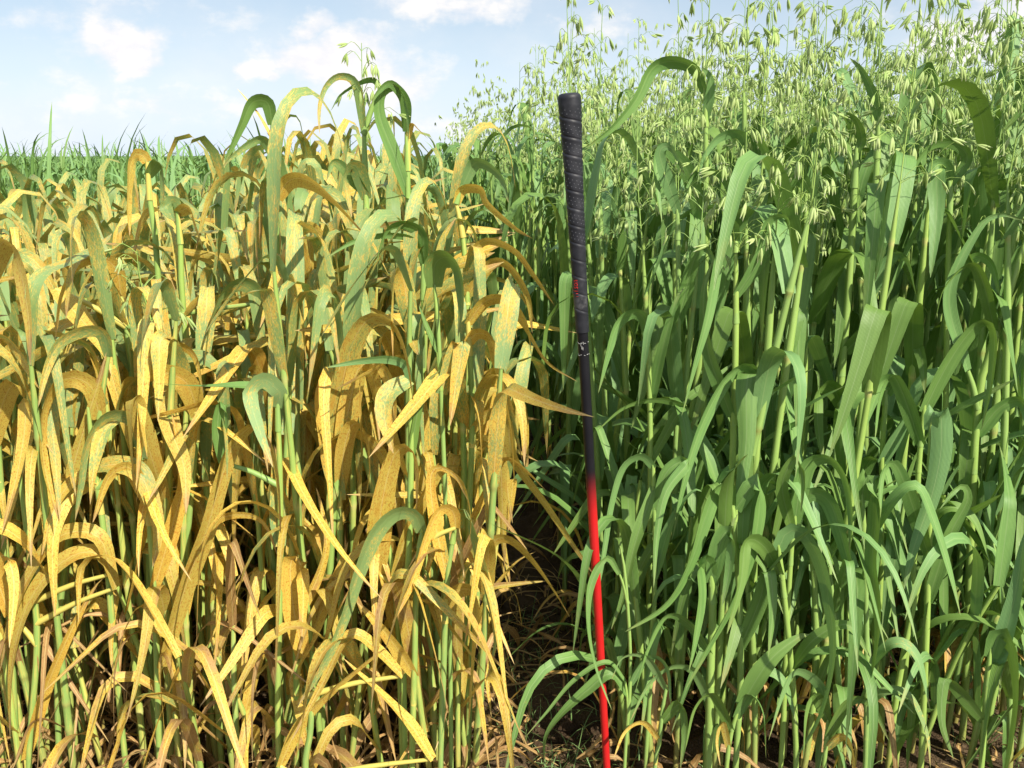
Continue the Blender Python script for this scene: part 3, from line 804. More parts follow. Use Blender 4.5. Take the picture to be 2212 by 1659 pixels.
HL('oat plant with a twin stem and short orange blades left of the dark hollow', [(398, 1655), (402, 1480), (398, 1300), (410, 1100), (430, 900)], 1.22,
   [([(430, 900), (405, 830), (360, 806), (315, 812), (300, 880), (318, 990)], 54, .10, 1.0), ([(360, 815), (352, 850), (370, 930), (398, 1010), (402, 1110)], 46, .12, .85),
    ([(400, 1330), (420, 1210), (460, 1130), (520, 1112), (570, 1130), (600, 1200)], 30, .03, 1.1, .15)])
HL('oat plant with a speckled grey green blade curving over the middle left', [(300, 1560), (292, 1350), (290, 1050), (285, 800), (262, 640)], 1.30,
   [([(262, 640), (250, 580), (210, 556), (160, 580), (130, 640), (120, 730)], 38, .08, .8), ([(560, 655), (548, 622), (515, 612), (475, 640), (450, 710), (440, 800)], 42, .08, .4),
    ([(285, 800), (250, 720), (220, 640), (200, 600)], 36, .0, .35), ([(120, 625), (150, 660), (200, 720), (232, 770), (240, 810)], 44, .08, 1.05)])
HL('oat plant with a tiny grey green panicle opening between yellow leaves', [(325, 1400), (322, 1000), (322, 800), (326, 690)], 1.24, [([(325, 800), (345, 760), (380, 745), (420, 770), (440, 850)], 30, .05, .8)], top_panicle=.09)
HL('oat plant with a nearly level green blade lying across the front', [(600, 1560), (606, 1200), (604, 1000), (598, 870)], 1.15,
   [([(600, 868), (580, 840), (520, 832), (430, 834), (325, 828)], 22, .03, .05, 0, .9), ([(598, 880), (604, 850), (570, 820), (540, 850), (560, 930), (590, 1010)], 40, .08, .3), ([(606, 1180), (596, 1060), (592, 960)], 36, -.02, .45), ([(480, 1000), (470, 920), (480, 870), (490, 900), (485, 985)], 26, .02, .1)])
HL('oat plant with wide flat yellow blades standing in the dark hollow', [(640, 1650), (640, 1450), (635, 1280), (628, 1160)], 1.17,
   [([(655, 1420), (632, 1300), (628, 1216), (645, 1208), (655, 1270), (652, 1390)], 48, .04, 1.0, 0, .05), ([(640, 1440), (690, 1330), (730, 1240), (752, 1170)], 40, -.02, .85),
    ([(640, 1340), (685, 1250), (705, 1170), (690, 1080), (682, 1052)], 24, .02, 1.1, .45), ([(630, 1160), (600, 1060), (585, 1010)], 40, .0, .6)])
HL('oat plant with a long whitish green blade sweeping down to the left', [(890, 1650), (895, 1450), (900, 1250), (912, 1140)], 1.12,
   [([(912, 1150), (895, 1112), (855, 1108), (812, 1150), (775, 1235), (745, 1330), (705, 1425), (640, 1530)], 46, .08, .33, 0, .3),
    ([(985, 1140), (978, 1104), (950, 1102), (920, 1165), (890, 1260), (848, 1345)], 36, .05, 1.0, 0, .2), ([(896, 1460), (850, 1390), (800, 1330), (770, 1300)], 34, .03, .95)])
HL('oat plant beside the alley with a green speckled blade hanging straight down', [(952, 1650), (958, 1450), (966, 1250), (985, 1130)], 1.13,
   [([(985, 1140), (992, 1104), (1010, 1105), (1032, 1170), (1058, 1275), (1072, 1385), (1048, 1480)], 46, .07, .38, 0, .15), ([(965, 1310), (985, 1280), (1015, 1274), (1030, 1320), (1022, 1440), (1012, 1570)], 38, .06, 1.0, 0, .1),
    ([(966, 1250), (940, 1130), (930, 1040), (945, 1010), (985, 1030), (1010, 1080)], 30, .04, .8)])
HL('tall green stalk near the alley with a folded blue green flag blade', [(975, 1650), (970, 1300), (955, 900), (945, 680), (938, 610)], 1.16,
   [([(938, 620), (940, 570), (968, 556), (990, 585), (998, 660), (990, 730)], 56, .07, .2, 0, .15), ([(952, 850), (985, 760), (1000, 740), (985, 830), (972, 920)], 44, .02, .5), ([(945, 760), (920, 700), (905, 660)], 14, .0, .0)], stem_rust=.05, stem_w=11)
HL('oat plant with a broad folded yellow blade in the middle front', [(870, 1640), (862, 1400), (850, 1240), (820, 1100)], 1.15,
   [([(815, 1240), (822, 1110), (845, 1000), (870, 966), (893, 975), (902, 1020), (900, 1100)], 58, .08, 1.0, 0, .15), ([(850, 1250), (880, 1150), (935, 1040), (960, 1015), (1000, 1040), (1018, 1120), (1010, 1200)], 36, .05, .95), ([(860, 1380), (830, 1260), (800, 1180)], 34, .0, .9)])
HL('oat plant whose wide mottled blade bends over in an upright hook', [(740, 1560), (735, 1200), (730, 1000)], 1.2,
   [([(725, 980), (735, 860), (755, 760), (785, 700), (820, 684), (855, 705), (880, 770), (895, 880)], 56, .10, .62, 0, .2), ([(735, 1060), (745, 960), (765, 915), (790, 935), (800, 1010), (788, 1090)], 40, .08, .95), ([(735, 1080), (710, 960), (690, 860), (700, 800)], 44, .02, .6), ([(730, 1010), (760, 850), (780, 790), (830, 800), (850, 880), (840, 1000)], 48, .07, .7)])
HL('oat plant with a narrow bright green blade pointing level to the left', [(872, 1450), (885, 1150), (888, 950), (885, 830)], 1.14,
   [([(886, 830), (876, 790), (840, 776), (780, 780), (705, 794)], 22, .02, 0.0, 0, .7), ([(886, 820), (840, 850), (830, 900), (850, 980)], 46, .06, .5), ([(885, 1000), (900, 900), (920, 830), (950, 800)], 24, .0, .1)], stem_rust=.1)
HL('oat plant with orange tipped blades reaching over the alley at mid height', [(1000, 1600), (1010, 1200), (1020, 900), (1010, 700)], 1.22,
   [([(1012, 740), (1030, 720), (1060, 735), (1085, 830), (1105, 930), (1112, 1050)], 40, .06, .95), ([(1020, 930), (1060, 890), (1095, 910), (1110, 990), (1180, 1090), (1240, 1180), (1285, 1245)], 34, .05, 1.0, .1),
    ([(1010, 700), (1050, 650), (1100, 650), (1138, 700), (1150, 780)], 34, .05, .85), ([(1010, 680), (1070, 640), (1130, 700), (1180, 780), (1248, 825)], 16, .03, 1.05, .2)])
HL('oat plant leaning over the alley with thin rusty blades low down', [(1010, 1640), (1020, 1400), (1035, 1250)], 1.2,
   [([(1035, 1250), (1060, 1175), (1100, 1165), (1150, 1210), (1200, 1280), (1232, 1335)], 30, .05, 1.0, .1), ([(1030, 1300), (1060, 1270), (1110, 1262), (1180, 1255)], 14, .02, 1.0, .5), ([(1015, 1400), (1050, 1300), (1110, 1220), (1160, 1190)], 16, .0, 1.0, .45), ([(1020, 1120), (1060, 1040), (1090, 990), (1130, 1010), (1180, 1060)], 26, .03, 1.0)])
HL('oat plant near the top of the alley with a burnt orange twisted blade', [(1000, 1200), (1010, 800), (1005, 560), (985, 440)], 1.42,
   [([(985, 440), (1000, 408), (1040, 408), (1055, 440), (1110, 490), (1150, 515)], 30, .03, 1.0, .12), ([(1005, 560), (1050, 520), (1110, 540), (1150, 590), (1198, 660)], 26, .03, 1.0, .1), ([(1000, 400), (1030, 350), (1080, 380), (1100, 440)], 30, .03, .2), ([(1008, 640), (1060, 570), (1100, 575), (1140, 640), (1150, 720)], 32, .05, .8)])
HL('tallest yellow side plant with a dark green drooping top blade against the sky', [(885, 800), (882, 480), (880, 330), (878, 285)], 1.45,
   [([(878, 285), (876, 220), (852, 186), (835, 182), (812, 205), (800, 230)], 26, .05, .05, 0, .3), ([(882, 300), (890, 268), (905, 280), (925, 300)], 14, .02, .9), ([(882, 420), (850, 330), (820, 250), (825, 200), (862, 190), (880, 240), (882, 310)], 30, .04, .12)], stem_rust=.15)
HL('oat plant with two thin blades looping over against the clouds', [(800, 900), (795, 600), (790, 420), (785, 290)], 1.48,
   [([(787, 290), (770, 185), (735, 164), (705, 185), (690, 230), (690, 290)], 20, .06, .35, 0, .7), ([(822, 190), (806, 172), (775, 178), (735, 205), (714, 240)], 18, .04, .05), ([(792, 420), (750, 370), (720, 350), (705, 390)], 30, .05, .25), ([(792, 430), (770, 360), (745, 380), (760, 470)], 36, .08, .35)], top_panicle=.13)
HL('oat plant with a sharply folded green flag blade left of the tall group', [(605, 900), (600, 600), (592, 400), (588, 270)], 1.38,
   [([(588, 270), (578, 222), (545, 222), (522, 270), (500, 320), (486, 350)], 34, .03, .05, 0, .25), ([(594, 310), (560, 250), (530, 212), (511, 190)], 9, .0, .9), ([(596, 350), (570, 302), (540, 310), (500, 340), (480, 362)], 24, .05, .3), ([(598, 430), (625, 390), (665, 390), (720, 430), (790, 508)], 44, .06, .92, 0, .3)], stem_rust=.1)
HL('oat plant with a bare green stem below a pale hooked blade at upper left', [(345, 640), (335, 500), (322, 420), (318, 350)], 1.40,
   [([(318, 350), (305, 334), (285, 345), (278, 420), (280, 510)], 36, .06, .7, 0, .1), ([(320, 380), (345, 350), (352, 400), (350, 470)], 30, .05, .25)], stem_rust=.12)
HL('oat plant with a small folded cup shaped blade on a bare stem', [(398, 700), (392, 560), (385, 480), (382, 450)], 1.36,
   [([(382, 450), (372, 438), (360, 450), (378, 478)], 34, .03, .3), ([(384, 460), (410, 450), (425, 490), (440, 540)], 36, .05, .85)], stem_rust=.2)
HL('oat plant with a long curved green blade crossing the upper middle', [(916, 900), (914, 700), (916, 575)], 1.28,
   [([(916, 575), (912, 510), (880, 485), (840, 492), (818, 540), (815, 590)], 30, .04, .1), ([(914, 570), (895, 520), (840, 508), (770, 520), (705, 556)], 18, .04, .1), ([(914, 700), (935, 620), (955, 520), (985, 470)], 30, .0, .5)], stem_rust=.1)
HL('oat plant at the lower middle with broad yellow blades crossing its foot', [(660, 1655), (668, 1600), (672, 1540), (660, 1480)], 1.10,
   [([(605, 1655), (650, 1560), (720, 1490), (780, 1440), (830, 1402), (838, 1408)], 36, .01, .98, 0, .2), ([(935, 1640), (890, 1570), (830, 1505), (765, 1445), (740, 1420)], 30, .0, .98), ([(870, 1460), (820, 1408), (770, 1370), (740, 1390), (700, 1470), (630, 1600)], 28, .03, 1.0, .1)])
# ---- right plot, front plants
HR_('green oat plant with a long flat blade folded over high in front of bright stems', [(1560, 1560), (1575, 1200), (1588, 800), (1590, 545)], 1.25,
    [([(1588, 520), (1582, 482), (1562, 484), (1548, 570), (1530, 680), (1500, 790), (1472, 900)], 40, .06, 0, 0, .1), ([(1580, 900), (1530, 760), (1520, 640), (1540, 560)], 34, .02, 0), ([(1590, 640), (1640, 560), (1660, 480), (1700, 470), (1708, 520)], 34, .04, 0)], stem_w=15, top_panicle=.10, stem_rust=.25)
HR_('green oat plant with a pale bright stem and a small opening panicle', [(1625, 1450), (1632, 1000), (1655, 800), (1672, 550)], 1.24,
    [([(1650, 860), (1640, 812), (1605, 790), (1562, 830), (1512, 930), (1475, 1050), (1452, 1165)], 36, .06, 0, 0, .2), ([(1640, 900), (1638, 830), (1618, 806), (1612, 860), (1612, 950), (1598, 1060), (1578, 1150)], 48, .09, 0, 0, .05)], stem_w=17, top_panicle=.11, stem_rust=.3)
HR_('green oat plant with thick leaning stem and a broad hanging blade at right centre', [(1790, 1400), (1812, 900), (1835, 600), (1850, 320)], 1.38,
    [([(1825, 760), (1870, 720), (1920, 692), (1960, 700), (1990, 770), (1998, 850)], 44, .08, 0), ([(1820, 880), (1800, 840), (1770, 838), (1766, 910), (1778, 1000)], 42, .08, 0, 0, .1), ([(1850, 330), (1862, 300), (1850, 260), (1825, 240)], 22, .02, 0)], stem_w=17, top_panicle=.17, stem_rust=.22)
HR_('green oat plant with a blue green blade hanging long at the right', [(1990, 1640), (2005, 1250), (2010, 1000), (2012, 900)], 1.18,
    [([(2010, 930), (2016, 890), (2032, 895), (2032, 980), (2010, 1080), (1975, 1180), (1952, 1275)], 44, .05, 0, 0, .1), ([(2006, 1200), (1960, 1060), (1930, 1000), (1905, 1030), (1900, 1130)], 36, .06, 0), ([(2004, 1300), (2050, 1160), (2090, 1080), (2075, 1050), (2030, 1100)], 32, .04, 0)], stem_w=14)
HR_('green oat plant with a blade rising to a sharp fold at the right edge', [(1950, 1500), (1975, 1200), (1985, 1000), (2000, 850)], 1.22,
    [([(1995, 890), (2040, 800), (2085, 730), (2125, 694), (2148, 720), (2140, 830), (2120, 930)], 42, .05, 0, 0, .2), ([(1988, 960), (1950, 850), (1925, 812), (1900, 860), (1890, 950)], 36, .05, 0), ([(1978, 1180), (2040, 1100), (2100, 1120), (2140, 1220)], 34, .05, 0)], stem_w=13, stem_rust=.2)
HR_('green oat plant at the right border with thick leaning stem', [(2085, 1500), (2110, 900), (2160, 700), (2215, 520)], 1.30,
    [([(2150, 720), (2120, 600), (2090, 570), (2040, 620), (2020, 690)], 30, .05, 0), ([(2090, 800), (2050, 640), (2110, 500), (2160, 464), (2215, 478)], 30, .03, 0), ([(2110, 940), (2160, 880), (2210, 870), (2230, 960)], 38, .05, 0)], stem_w=17, stem_rust=.25)
HR_('green oat plant with a wide blade hanging into the lower right corner', [(2120, 1655), (2130, 1500), (2140, 1400)], 1.12,
    [([(2140, 1420), (2160, 1370), (2185, 1400), (2196, 1500), (2185, 1600), (2165, 1700)], 48, .05, 0, 0, .1), ([(2135, 1500), (2150, 1440), (2190, 1300), (2210, 1180), (2230, 1120)], 40, -.02, 0), ([(2125, 1560), (2060, 1480), (2040, 1470), (2035, 1560), (2060, 1640)], 30, .05, 0)], stem_w=12)
HR_('green oat plant with a broad blade draping far down the middle right front', [(1720, 1640), (1710, 1450), (1690, 1250), (1680, 1170)], 1.14,
    [([(1680, 1190), (1700, 1150), (1735, 1152), (1772, 1215), (1792, 1310), (1800, 1420), (1775, 1540), (1720, 1640)], 48, .07, 0, 0, .1), ([(1684, 1240), (1650, 1180), (1612, 1170), (1600, 1260), (1570, 1370)], 38, .05, 0), ([(1712, 1440), (1760, 1380), (1830, 1350), (1880, 1420)], 30, .04, .1)], stem_w=13)
HR_('green oat plant with two blades arching parallel toward the right front', [(1690, 1600), (1700, 1350), (1710, 1180), (1720, 1090)], 1.17,
    [([(1720, 1100), (1750, 1066), (1790, 1082), (1815, 1150), (1838, 1240), (1850, 1330)], 44, .06, 0), ([(1716, 1130), (1740, 1010), (1790, 990), (1825, 1030), (1838, 1110), (1835, 1200)], 42, .06, 0, 0, .1), ([(1712, 1150), (1690, 1050), (1720, 990), (1735, 1040), (1730, 1110)], 28, .05, 0)], stem_w=12)
HR_('green oat plant with a straight strap blade hanging in the middle of the front', [(1870, 1640), (1872, 1400), (1868, 1200), (1862, 1060)], 1.15,
    [([(1862, 1080), (1870, 1030), (1890, 1035), (1892, 1120), (1884, 1220), (1898, 1340), (1885, 1450), (1845, 1545)], 46, .07, 0, 0, .1), ([(1868, 1180), (1930, 1080), (1980, 1050), (2015, 1120), (2050, 1230), (2075, 1330)], 36, .05, 0), ([(1872, 1450), (1930, 1390), (1980, 1420), (2010, 1540)], 28, .05, .15), ([(1870, 1560), (1900, 1500), (1960, 1500), (2000, 1580), (2010, 1660)], 26, .04, .3)], stem_w=12)
HR_('green oat plant with a short strap blade in the centre of the right front', [(1530, 1650), (1535, 1450), (1540, 1300), (1535, 1230)], 1.14,
    [([(1535, 1250), (1530, 1214), (1510, 1212), (1515, 1290), (1502, 1380), (1488, 1450)], 40, .06, 0, 0, .1), ([(1535, 1260), (1560, 1160), (1582, 1155), (1575, 1230), (1560, 1310)], 40, .05, 0), ([(1538, 1420), (1490, 1350), (1440, 1330), (1400, 1400), (1370, 1500)], 26, .05, .05), ([(1532, 1520), (1500, 1450), (1450, 1440), (1400, 1480), (1360, 1560)], 24, .04, .2)], stem_w=18, stem_rust=.2)
HR_('green oat plant with a sickle blade folding down toward the red shaft', [(1590, 1640), (1600, 1450), (1595, 1250), (1582, 1080)], 1.16,
    [([(1580, 1090), (1572, 1045), (1545, 1062), (1520, 1130), (1490, 1220), (1440, 1305), (1350, 1365)], 40, .06, 0, 0, .2), ([(1590, 1100), (1632, 1040), (1640, 1100), (1622, 1200), (1585, 1300), (1530, 1400), (1480, 1490)], 44, .06, 0, 0, .1), ([(1598, 1400), (1640, 1300), (1660, 1230), (1670, 1310), (1660, 1420)], 36, .06, 0), ([(1600, 1500), (1640, 1450), (1690, 1470), (1720, 1560)], 26, .04, .1)], stem_w=14, stem_rust=.2)
HR_('green oat plant just right of the club with narrow arching blades', [(1395, 1640), (1410, 1400), (1415, 1200), (1410, 1000)], 1.19,
    [([(1412, 1010), (1385, 985), (1345, 1010), (1320, 1090), (1305, 1190), (1290, 1290)], 28, .03, 0), ([(1414, 1120), (1440, 1020), (1490, 995), (1440, 1060), (1420, 1150), (1412, 1270)], 26, .06, 0), ([(1412, 1050), (1400, 1090), (1370, 1180), (1345, 1290), (1320, 1360)], 26, .06, 0), ([(1414, 1250), (1450, 1130), (1500, 1060), (1530, 1080)], 30, .0, 0)], stem_w=10)
HR_('thin green oat plant whose narrow blade hangs in front of the red shaft', [(1350, 1640), (1362, 1450), (1352, 1260), (1340, 1180)], 1.12,
    [([(1338, 1240), (1310, 1205), (1276, 1265), (1270, 1350), (1286, 1440), (1322, 1535)], 17, .06, .12, 0, 0), ([(1355, 1500), (1320, 1455), (1270, 1490), (1215, 1540), (1180, 1590), (1175, 1650)], 28, .02, .0, 0, .3), ([(1350, 1470), (1310, 1430), (1240, 1470), (1180, 1540), (1135, 1592)], 13, .04, .1, 0, .2), ([(1362, 1480), (1400, 1420), (1440, 1440), (1450, 1530)], 20, .03, .1)], stem_w=8)
HR_('slim green oat plant beside the club foot with yellowing lower blades', [(1415, 1655), (1425, 1600), (1430, 1540), (1440, 1480)], 1.12,
    [([(1440, 1490), (1395, 1420), (1345, 1420), (1320, 1470)], 20, .03, .25), ([(1425, 1600), (1390, 1560), (1350, 1580), (1325, 1640)], 16, .03, .9), ([(1430, 1560), (1470, 1520), (1480, 1580), (1470, 1660)], 26, .05, .05)], stem_w=9)
HR_('green oat plant behind the shaft with a pale arched blade at mid height', [(1400, 1400), (1405, 1000), (1402, 800), (1398, 720)], 1.32,
    [([(1398, 730), (1392, 690), (1368, 676), (1335, 700), (1312, 770), (1292, 850)], 32, .05, 0), ([(1404, 1000), (1460, 900), (1480, 880), (1420, 864), (1350, 880), (1290, 930)], 22, .04, 0), ([(1404, 880), (1430, 760), (1460, 650), (1480, 620)], 30, .0, 0)], stem_w=12)
HR_('green oat plant with a tall arching flag blade sweeping down behind the grip', [(1520, 900), (1525, 500), (1524, 250), (1522, 180)], 1.42,
    [([(1524, 200), (1500, 148), (1450, 132), (1408, 150), (1375, 215), (1325, 275), (1262, 322)], 34, .02, 0, 0, .3), ([(1524, 260), (1536, 180), (1520, 150), (1512, 165)], 22, .02, 0), ([(1525, 520), (1490, 380), (1450, 330), (1420, 320), (1420, 400), (1430, 480)], 36, .08, 0)], stem_w=13, top_panicle=.16)
HR_('green oat plant with a wide drooping arch of blades in the upper centre', [(1610, 700), (1612, 450), (1610, 320), (1606, 200)], 1.42,
    [([(1610, 330), (1600, 290), (1555, 296), (1520, 340), (1505, 400)], 28, .05, 0), ([(1610, 320), (1635, 296), (1662, 340), (1676, 400), (1680, 450)], 32, .06, 0), ([(1612, 480), (1560, 380), (1500, 380), (1470, 440)], 24, .05, 0)], stem_w=15, top_panicle=.17)
HR_('green oat plant with a dark oval facing blade in the upper middle', [(1735, 900), (1738, 600), (1740, 480), (1742, 400)], 1.36,
    [([(1740, 420), (1725, 392), (1700, 395), (1698, 440), (1715, 500)], 46, .05, 0, 0, .3), ([(1735, 520), (1705, 400), (1735, 310), (1775, 225)], 30, .0, 0), ([(1742, 420), (1775, 300), (1795, 320), (1830, 410)], 24, .04, 0)], stem_w=12, top_panicle=.18)
HR_('green oat plant with a thick stem ending in a pointed wrapped flag blade', [(1868, 800), (1880, 600), (1890, 420), (1900, 250)], 1.36,
    [([(1898, 260), (1885, 200), (1860, 150), (1835, 125)], 24, .0, 0), ([(1890, 420), (1930, 380), (1950, 360), (1900, 400), (1870, 420)], 22, .03, 0), ([(1880, 640), (1920, 560), (1960, 560), (1980, 640)], 32, .05, 0)], stem_w=15, top_panicle=.2)
HR_('green oat plant with a long hanging strap below the panicles at right', [(2035, 1000), (2045, 700), (2050, 500), (2055, 380)], 1.34,
    [([(2050, 390), (2040, 358), (2022, 362), (2024, 450), (2010, 600)], 38, .07, 0, 0, .1), ([(2055, 400), (2090, 340), (2050, 308), (2000, 325), (1965, 390), (1955, 480)], 24, .05, 0), ([(2048, 640), (2100, 560), (2140, 570), (2160, 640)], 28, .04, 0)], stem_w=13, top_panicle=.2)
HR_('green oat plant with a bright lit stem standing behind the grip', [(1462, 900), (1466, 640), (1464, 520), (1462, 440)], 1.36,
    [([(1464, 460), (1445, 400), (1425, 330), (1450, 320), (1480, 380)], 28, .04, 0), ([(1464, 700), (1500, 560), (1530, 540), (1550, 600)], 34, .06, 0)], stem_w=12, top_panicle=.15, stem_rust=.2)
HR_('green oat plant with broad shaded blades in the middle right', [(1900, 1300), (1905, 1000), (1915, 820)], 1.28,
    [([(1915, 850), (1930, 820), (1900, 830), (1870, 900), (1850, 990)], 40, .05, 0), ([(1912, 830), (1850, 850), (1830, 900), (1835, 1010)], 44, .07, 0), ([(1905, 1000), (1960, 900), (1990, 880), (2000, 960)], 34, .05, 0)], stem_w=12)
HR_('green oat plant with yellowing foot blades at the bottom of the right front', [(1780, 1655), (1785, 1600), (1790, 1540)], 1.11,
    [([(1790, 1550), (1770, 1480), (1720, 1450), (1690, 1500), (1660, 1600)], 26, .05, .15), ([(1785, 1600), (1830, 1520), (1880, 1520), (1920, 1600)], 26, .05, .1), ([(1782, 1620), (1820, 1590), (1840, 1620), (1845, 1680)], 20, .04, .7, .1), ([(1790, 1560), (1760, 1500), (1740, 1540), (1735, 1640)], 28, .05, 0)], stem_w=10)
HR_('low green oat plant right of the thick front stem with a ribbed blade', [(1570, 1655), (1580, 1580), (1600, 1520)], 1.11,
    [([(1600, 1525), (1660, 1430), (1720, 1380), (1750, 1370)], 44, -.02, 0), ([(1580, 1580), (1540, 1500), (1500, 1530), (1480, 1620)], 26, .04, 0), ([(1590, 1550), (1620, 1500), (1650, 1540), (1655, 1640)], 26, .05, .1), ([(1575, 1620), (1560, 1560), (1548, 1600), (1556, 1655)], 16, .03, 1.0)], stem_w=10)


# ------------------------------------------------------------------ golf club
def club():
    A = at(1230, 211, 1.085); B = at(1258, 718, 1.097); D = at(1311, 1659, 1.135)
    axis = norm(B-A); 
    # straight shaft through A and B's line, aimed at D
    axis = norm(D-A)
    L = float((A[2]-0.012)/-axis[2])
    zf = -axis
    xax = norm(np.cross([0, 1.0, 0], zf)); yax = np.cross(zf, xax)      # yax points roughly away from / to the camera
    root = link('golf_club', None, label='golf club standing grip up with black wrapped grip and black to red shaft', cat='golf club')
    root.location = A + axis*L
    Mx = Matrix(np.stack([xax, yax, zf], 1).tolist()).to_4x4()
    root.rotation_euler = Mx.to_euler()
    # local: z up the club, 0 at the tip on the soil, L at the butt
    def zl(px, py, d): return L-float(np.dot(at(px, py, d)-A, axis))
    mpp = m_per_px(A)
    z_end = zl(1258, 718, 1.097)
    gl = L-z_end
    seg, rings = 48, 420
    zz = np.linspace(L, z_end, rings); f = (L-zz)/gl
    base_r = np.interp(f, [0, .03, .10, .2, .45, .75, 1.0], [25.2, 25.4, 24.2, 22.2, 19.4, 17.2, 15.4])*mpp
    pitch = 38.5*mpp
    th = np.linspace(0, 2*PI, seg, endpoint=False)
    V = []
    for i in range(rings):
        ph = ((L-zz[i])/pitch - th/(2*PI) + .58) % 1.0
        d = np.minimum(ph, 1-ph)
        shape = 1 - 0.055*np.exp(-(d/0.05)**2) + 0.022*np.exp(-((ph-.13)/.10)**2) - .008*ph
        ww = np.clip((f[i]-.035)/.03, 0, 1)*np.clip((.93-f[i])/.02, 0, 1)
        r = base_r[i]*(1+(shape-1)*ww)
        V.append(np.stack([r*np.cos(th), r*np.sin(th), np.full(seg, zz[i])], 1))
    # rounded butt cap
    cap = []
    for k, (rf, dz) in enumerate([(0.0, .0052), (.35, .0051), (.7, .0046), (.88, .0036), (.97, .0018)]):
        cap.append(np.stack([base_r[0]*rf*np.cos(th), base_r[0]*rf*np.sin(th), np.full(seg, L+dz)], 1))
    V = np.concatenate(cap+V); n = len(V)//seg
    i = np.arange(n-1)[:, None]*seg; j = np.arange(seg)[None]; j2 = (j+1) % seg
    F = np.stack([i+j, i+seg+j, i+seg+j2, i+j2], -1).reshape(-1, 4)
    m, t, o = new_mat('grip_rubber')
    tcn = t.add('ShaderNodeTexCoord'); a = t.noise(tcn.outputs['Object'], 60, 4, .6); b = t.noise(tcn.outputs['Object'], 900, 2, .5)
    c = t.mix(t.smooth(a, .45, .75), (.016, .017, .022), (.036, .037, .044))
    _, _, oz = t.sep(tcn.outputs['Object'])
    zs = zl(1255, 655, 1.09); wear = t.math('MULTIPLY', t.smooth(t.math('ABSOLUTE', t.math('SUBTRACT', oz, zs)), .012, .002), t.smooth(a, .42, .6))
    c = t.mix(t.math('MULTIPLY', wear, .5), c, (.13, .13, .13))
    p = principled(t, c, .52, .35, bump(t, b, .15, .0004)); t.l.new(p.outputs[0], o.inputs[0]); M_RUB = m
    me = bpy.data.meshes.new('grip'); me.from_pydata(V.tolist(), [], F.tolist()); me.materials.append(M_RUB)
    me.polygons.foreach_set('use_smooth', np.ones(len(F), bool))
    grip = link('grip', me, root)
    # vent holes: rows of small raised dots, paler grey than the rubber
    VV, FF = [], []
    turns = int(.62*gl/pitch)
    for k in range(turns*3+0):
        w0, row = divmod(k, 3)
        for s_ in range(14):
            ang = 2*PI*(s_+.33*row)/14
            ph = .36+.2*row
            dl = (w0+ph-.58+ang/(2*PI))*pitch
            if dl < .045*gl or dl > .66*gl: continue
            zc = L-dl; r = np.interp(dl/gl, f, base_r)*1.001
            n0 = len(VV); R0 = .00062
            er = np.array([math.cos(ang), math.sin(ang), 0]); et = np.array([-math.sin(ang), math.cos(ang), 0]); ez = np.array([0, 0, 1.0])
            for q in range(6):
                v = er*r*1.012+et*R0*math.cos(q*PI/3)+ez*(zc+R0*math.sin(q*PI/3)); VV.append(v)
            VV.append(er*(r*1.012+.0004)+ez*zc)
            for q in range(6): FF.append((n0+q, n0+(q+1) % 6, n0+6))
    m, t, o = new_mat('vent_dot'); p = principled(t, (.085, .088, .10), .5, .4); t.l.new(p.outputs[0], o.inputs[0])
    me = bpy.data.meshes.new('vent_holes'); me.from_pydata([list(v) for v in VV], [], FF); me.materials.append(m)
    link('vent_holes', me, grip, kind='stuff')
    # red lettering that reads up the grip, and the dull grey line below it
    def lettering(name, txt, px0, py0, px1, py1, size, colr):
        cu = bpy.data.curves.new(name, 'FONT'); cu.body = txt; cu.size = size; cu.resolution_u = 3; cu.space_character = 1.05
        tmp = bpy.data.objects.new(name, cu); COL.objects.link(tmp)
        dg = bpy.context.evaluated_depsgraph_get(); mesh = bpy.data.meshes.new_from_object(tmp.evaluated_get(dg))
        bpy.data.objects.remove(tmp)
        co = np.zeros(len(mesh.vertices)*3); mesh.vertices.foreach_get('co', co); co = co.reshape(-1, 3)
        z0 = zl(px0, py0, 1.09); z1 = zl(px1, py1, 1.09)
        u = (co[:, 0]-co[:, 0].min())/(np.ptp(co[:, 0])); hh = co[:, 1]
        zc = z0+(z1-z0)*u
        rr = np.interp((L-zc)/gl, f, base_r)*1.035
        # axis centre in px at that height is px 1253; the letters sit left of it
        off = -(1252.5-(px0+px1)/2)*mpp
        xs = off - (hh-size*.33)
        ang = np.arccos(np.clip(xs/rr, -1, 1))
        W = np.stack([rr*np.cos(ang), -rr*np.sin(ang)*SGN, zc], 1)
        mesh.vertices.foreach_set('co', W.ravel()); mesh.update()
        m, t, o = new_mat(name+'_paint'); tcn = t.add('ShaderNodeTexCoord'); a = t.noise(tcn.outputs['Object'], 700, 3, .6)
        p = principled(t, t.mix(t.smooth(a, .45, .7), colr, tuple(v*.3 for v in colr)), .5, .3); t.l.new(p.outputs[0], o.inputs[0])
        mesh.materials.clear(); mesh.materials.append(m)
        link(name, mesh, grip)
    SGN = 1.0 if np.dot(yax, [0, 1, 0]) > 0 else -1.0
    lettering('lettering', 'Wilson', 1242, 645, 1240, 605, 15*mpp*1.15, (.75, .045, .035))
    # shaft
    m, t, o = new_mat('shaft_paint'); tcn = t.add('ShaderNodeTexCoord'); _, _, oz = t.sep(tcn.outputs['Object'])
    zr = zl(1279, 1125, 1.115); zb = zl(1273, 1010, 1.11)
    a = t.noise(tcn.outputs['Object'], 45, 4, .6); fine = t.noise(t.xyz(t.math('MULTIPLY', oz, 60.0), 0.0, a), 9, 3, .6)
    fm = t.smooth(oz, zr, zb)
    c = t.mix(fm, (.50, .012, .013), (.010, .010, .013))
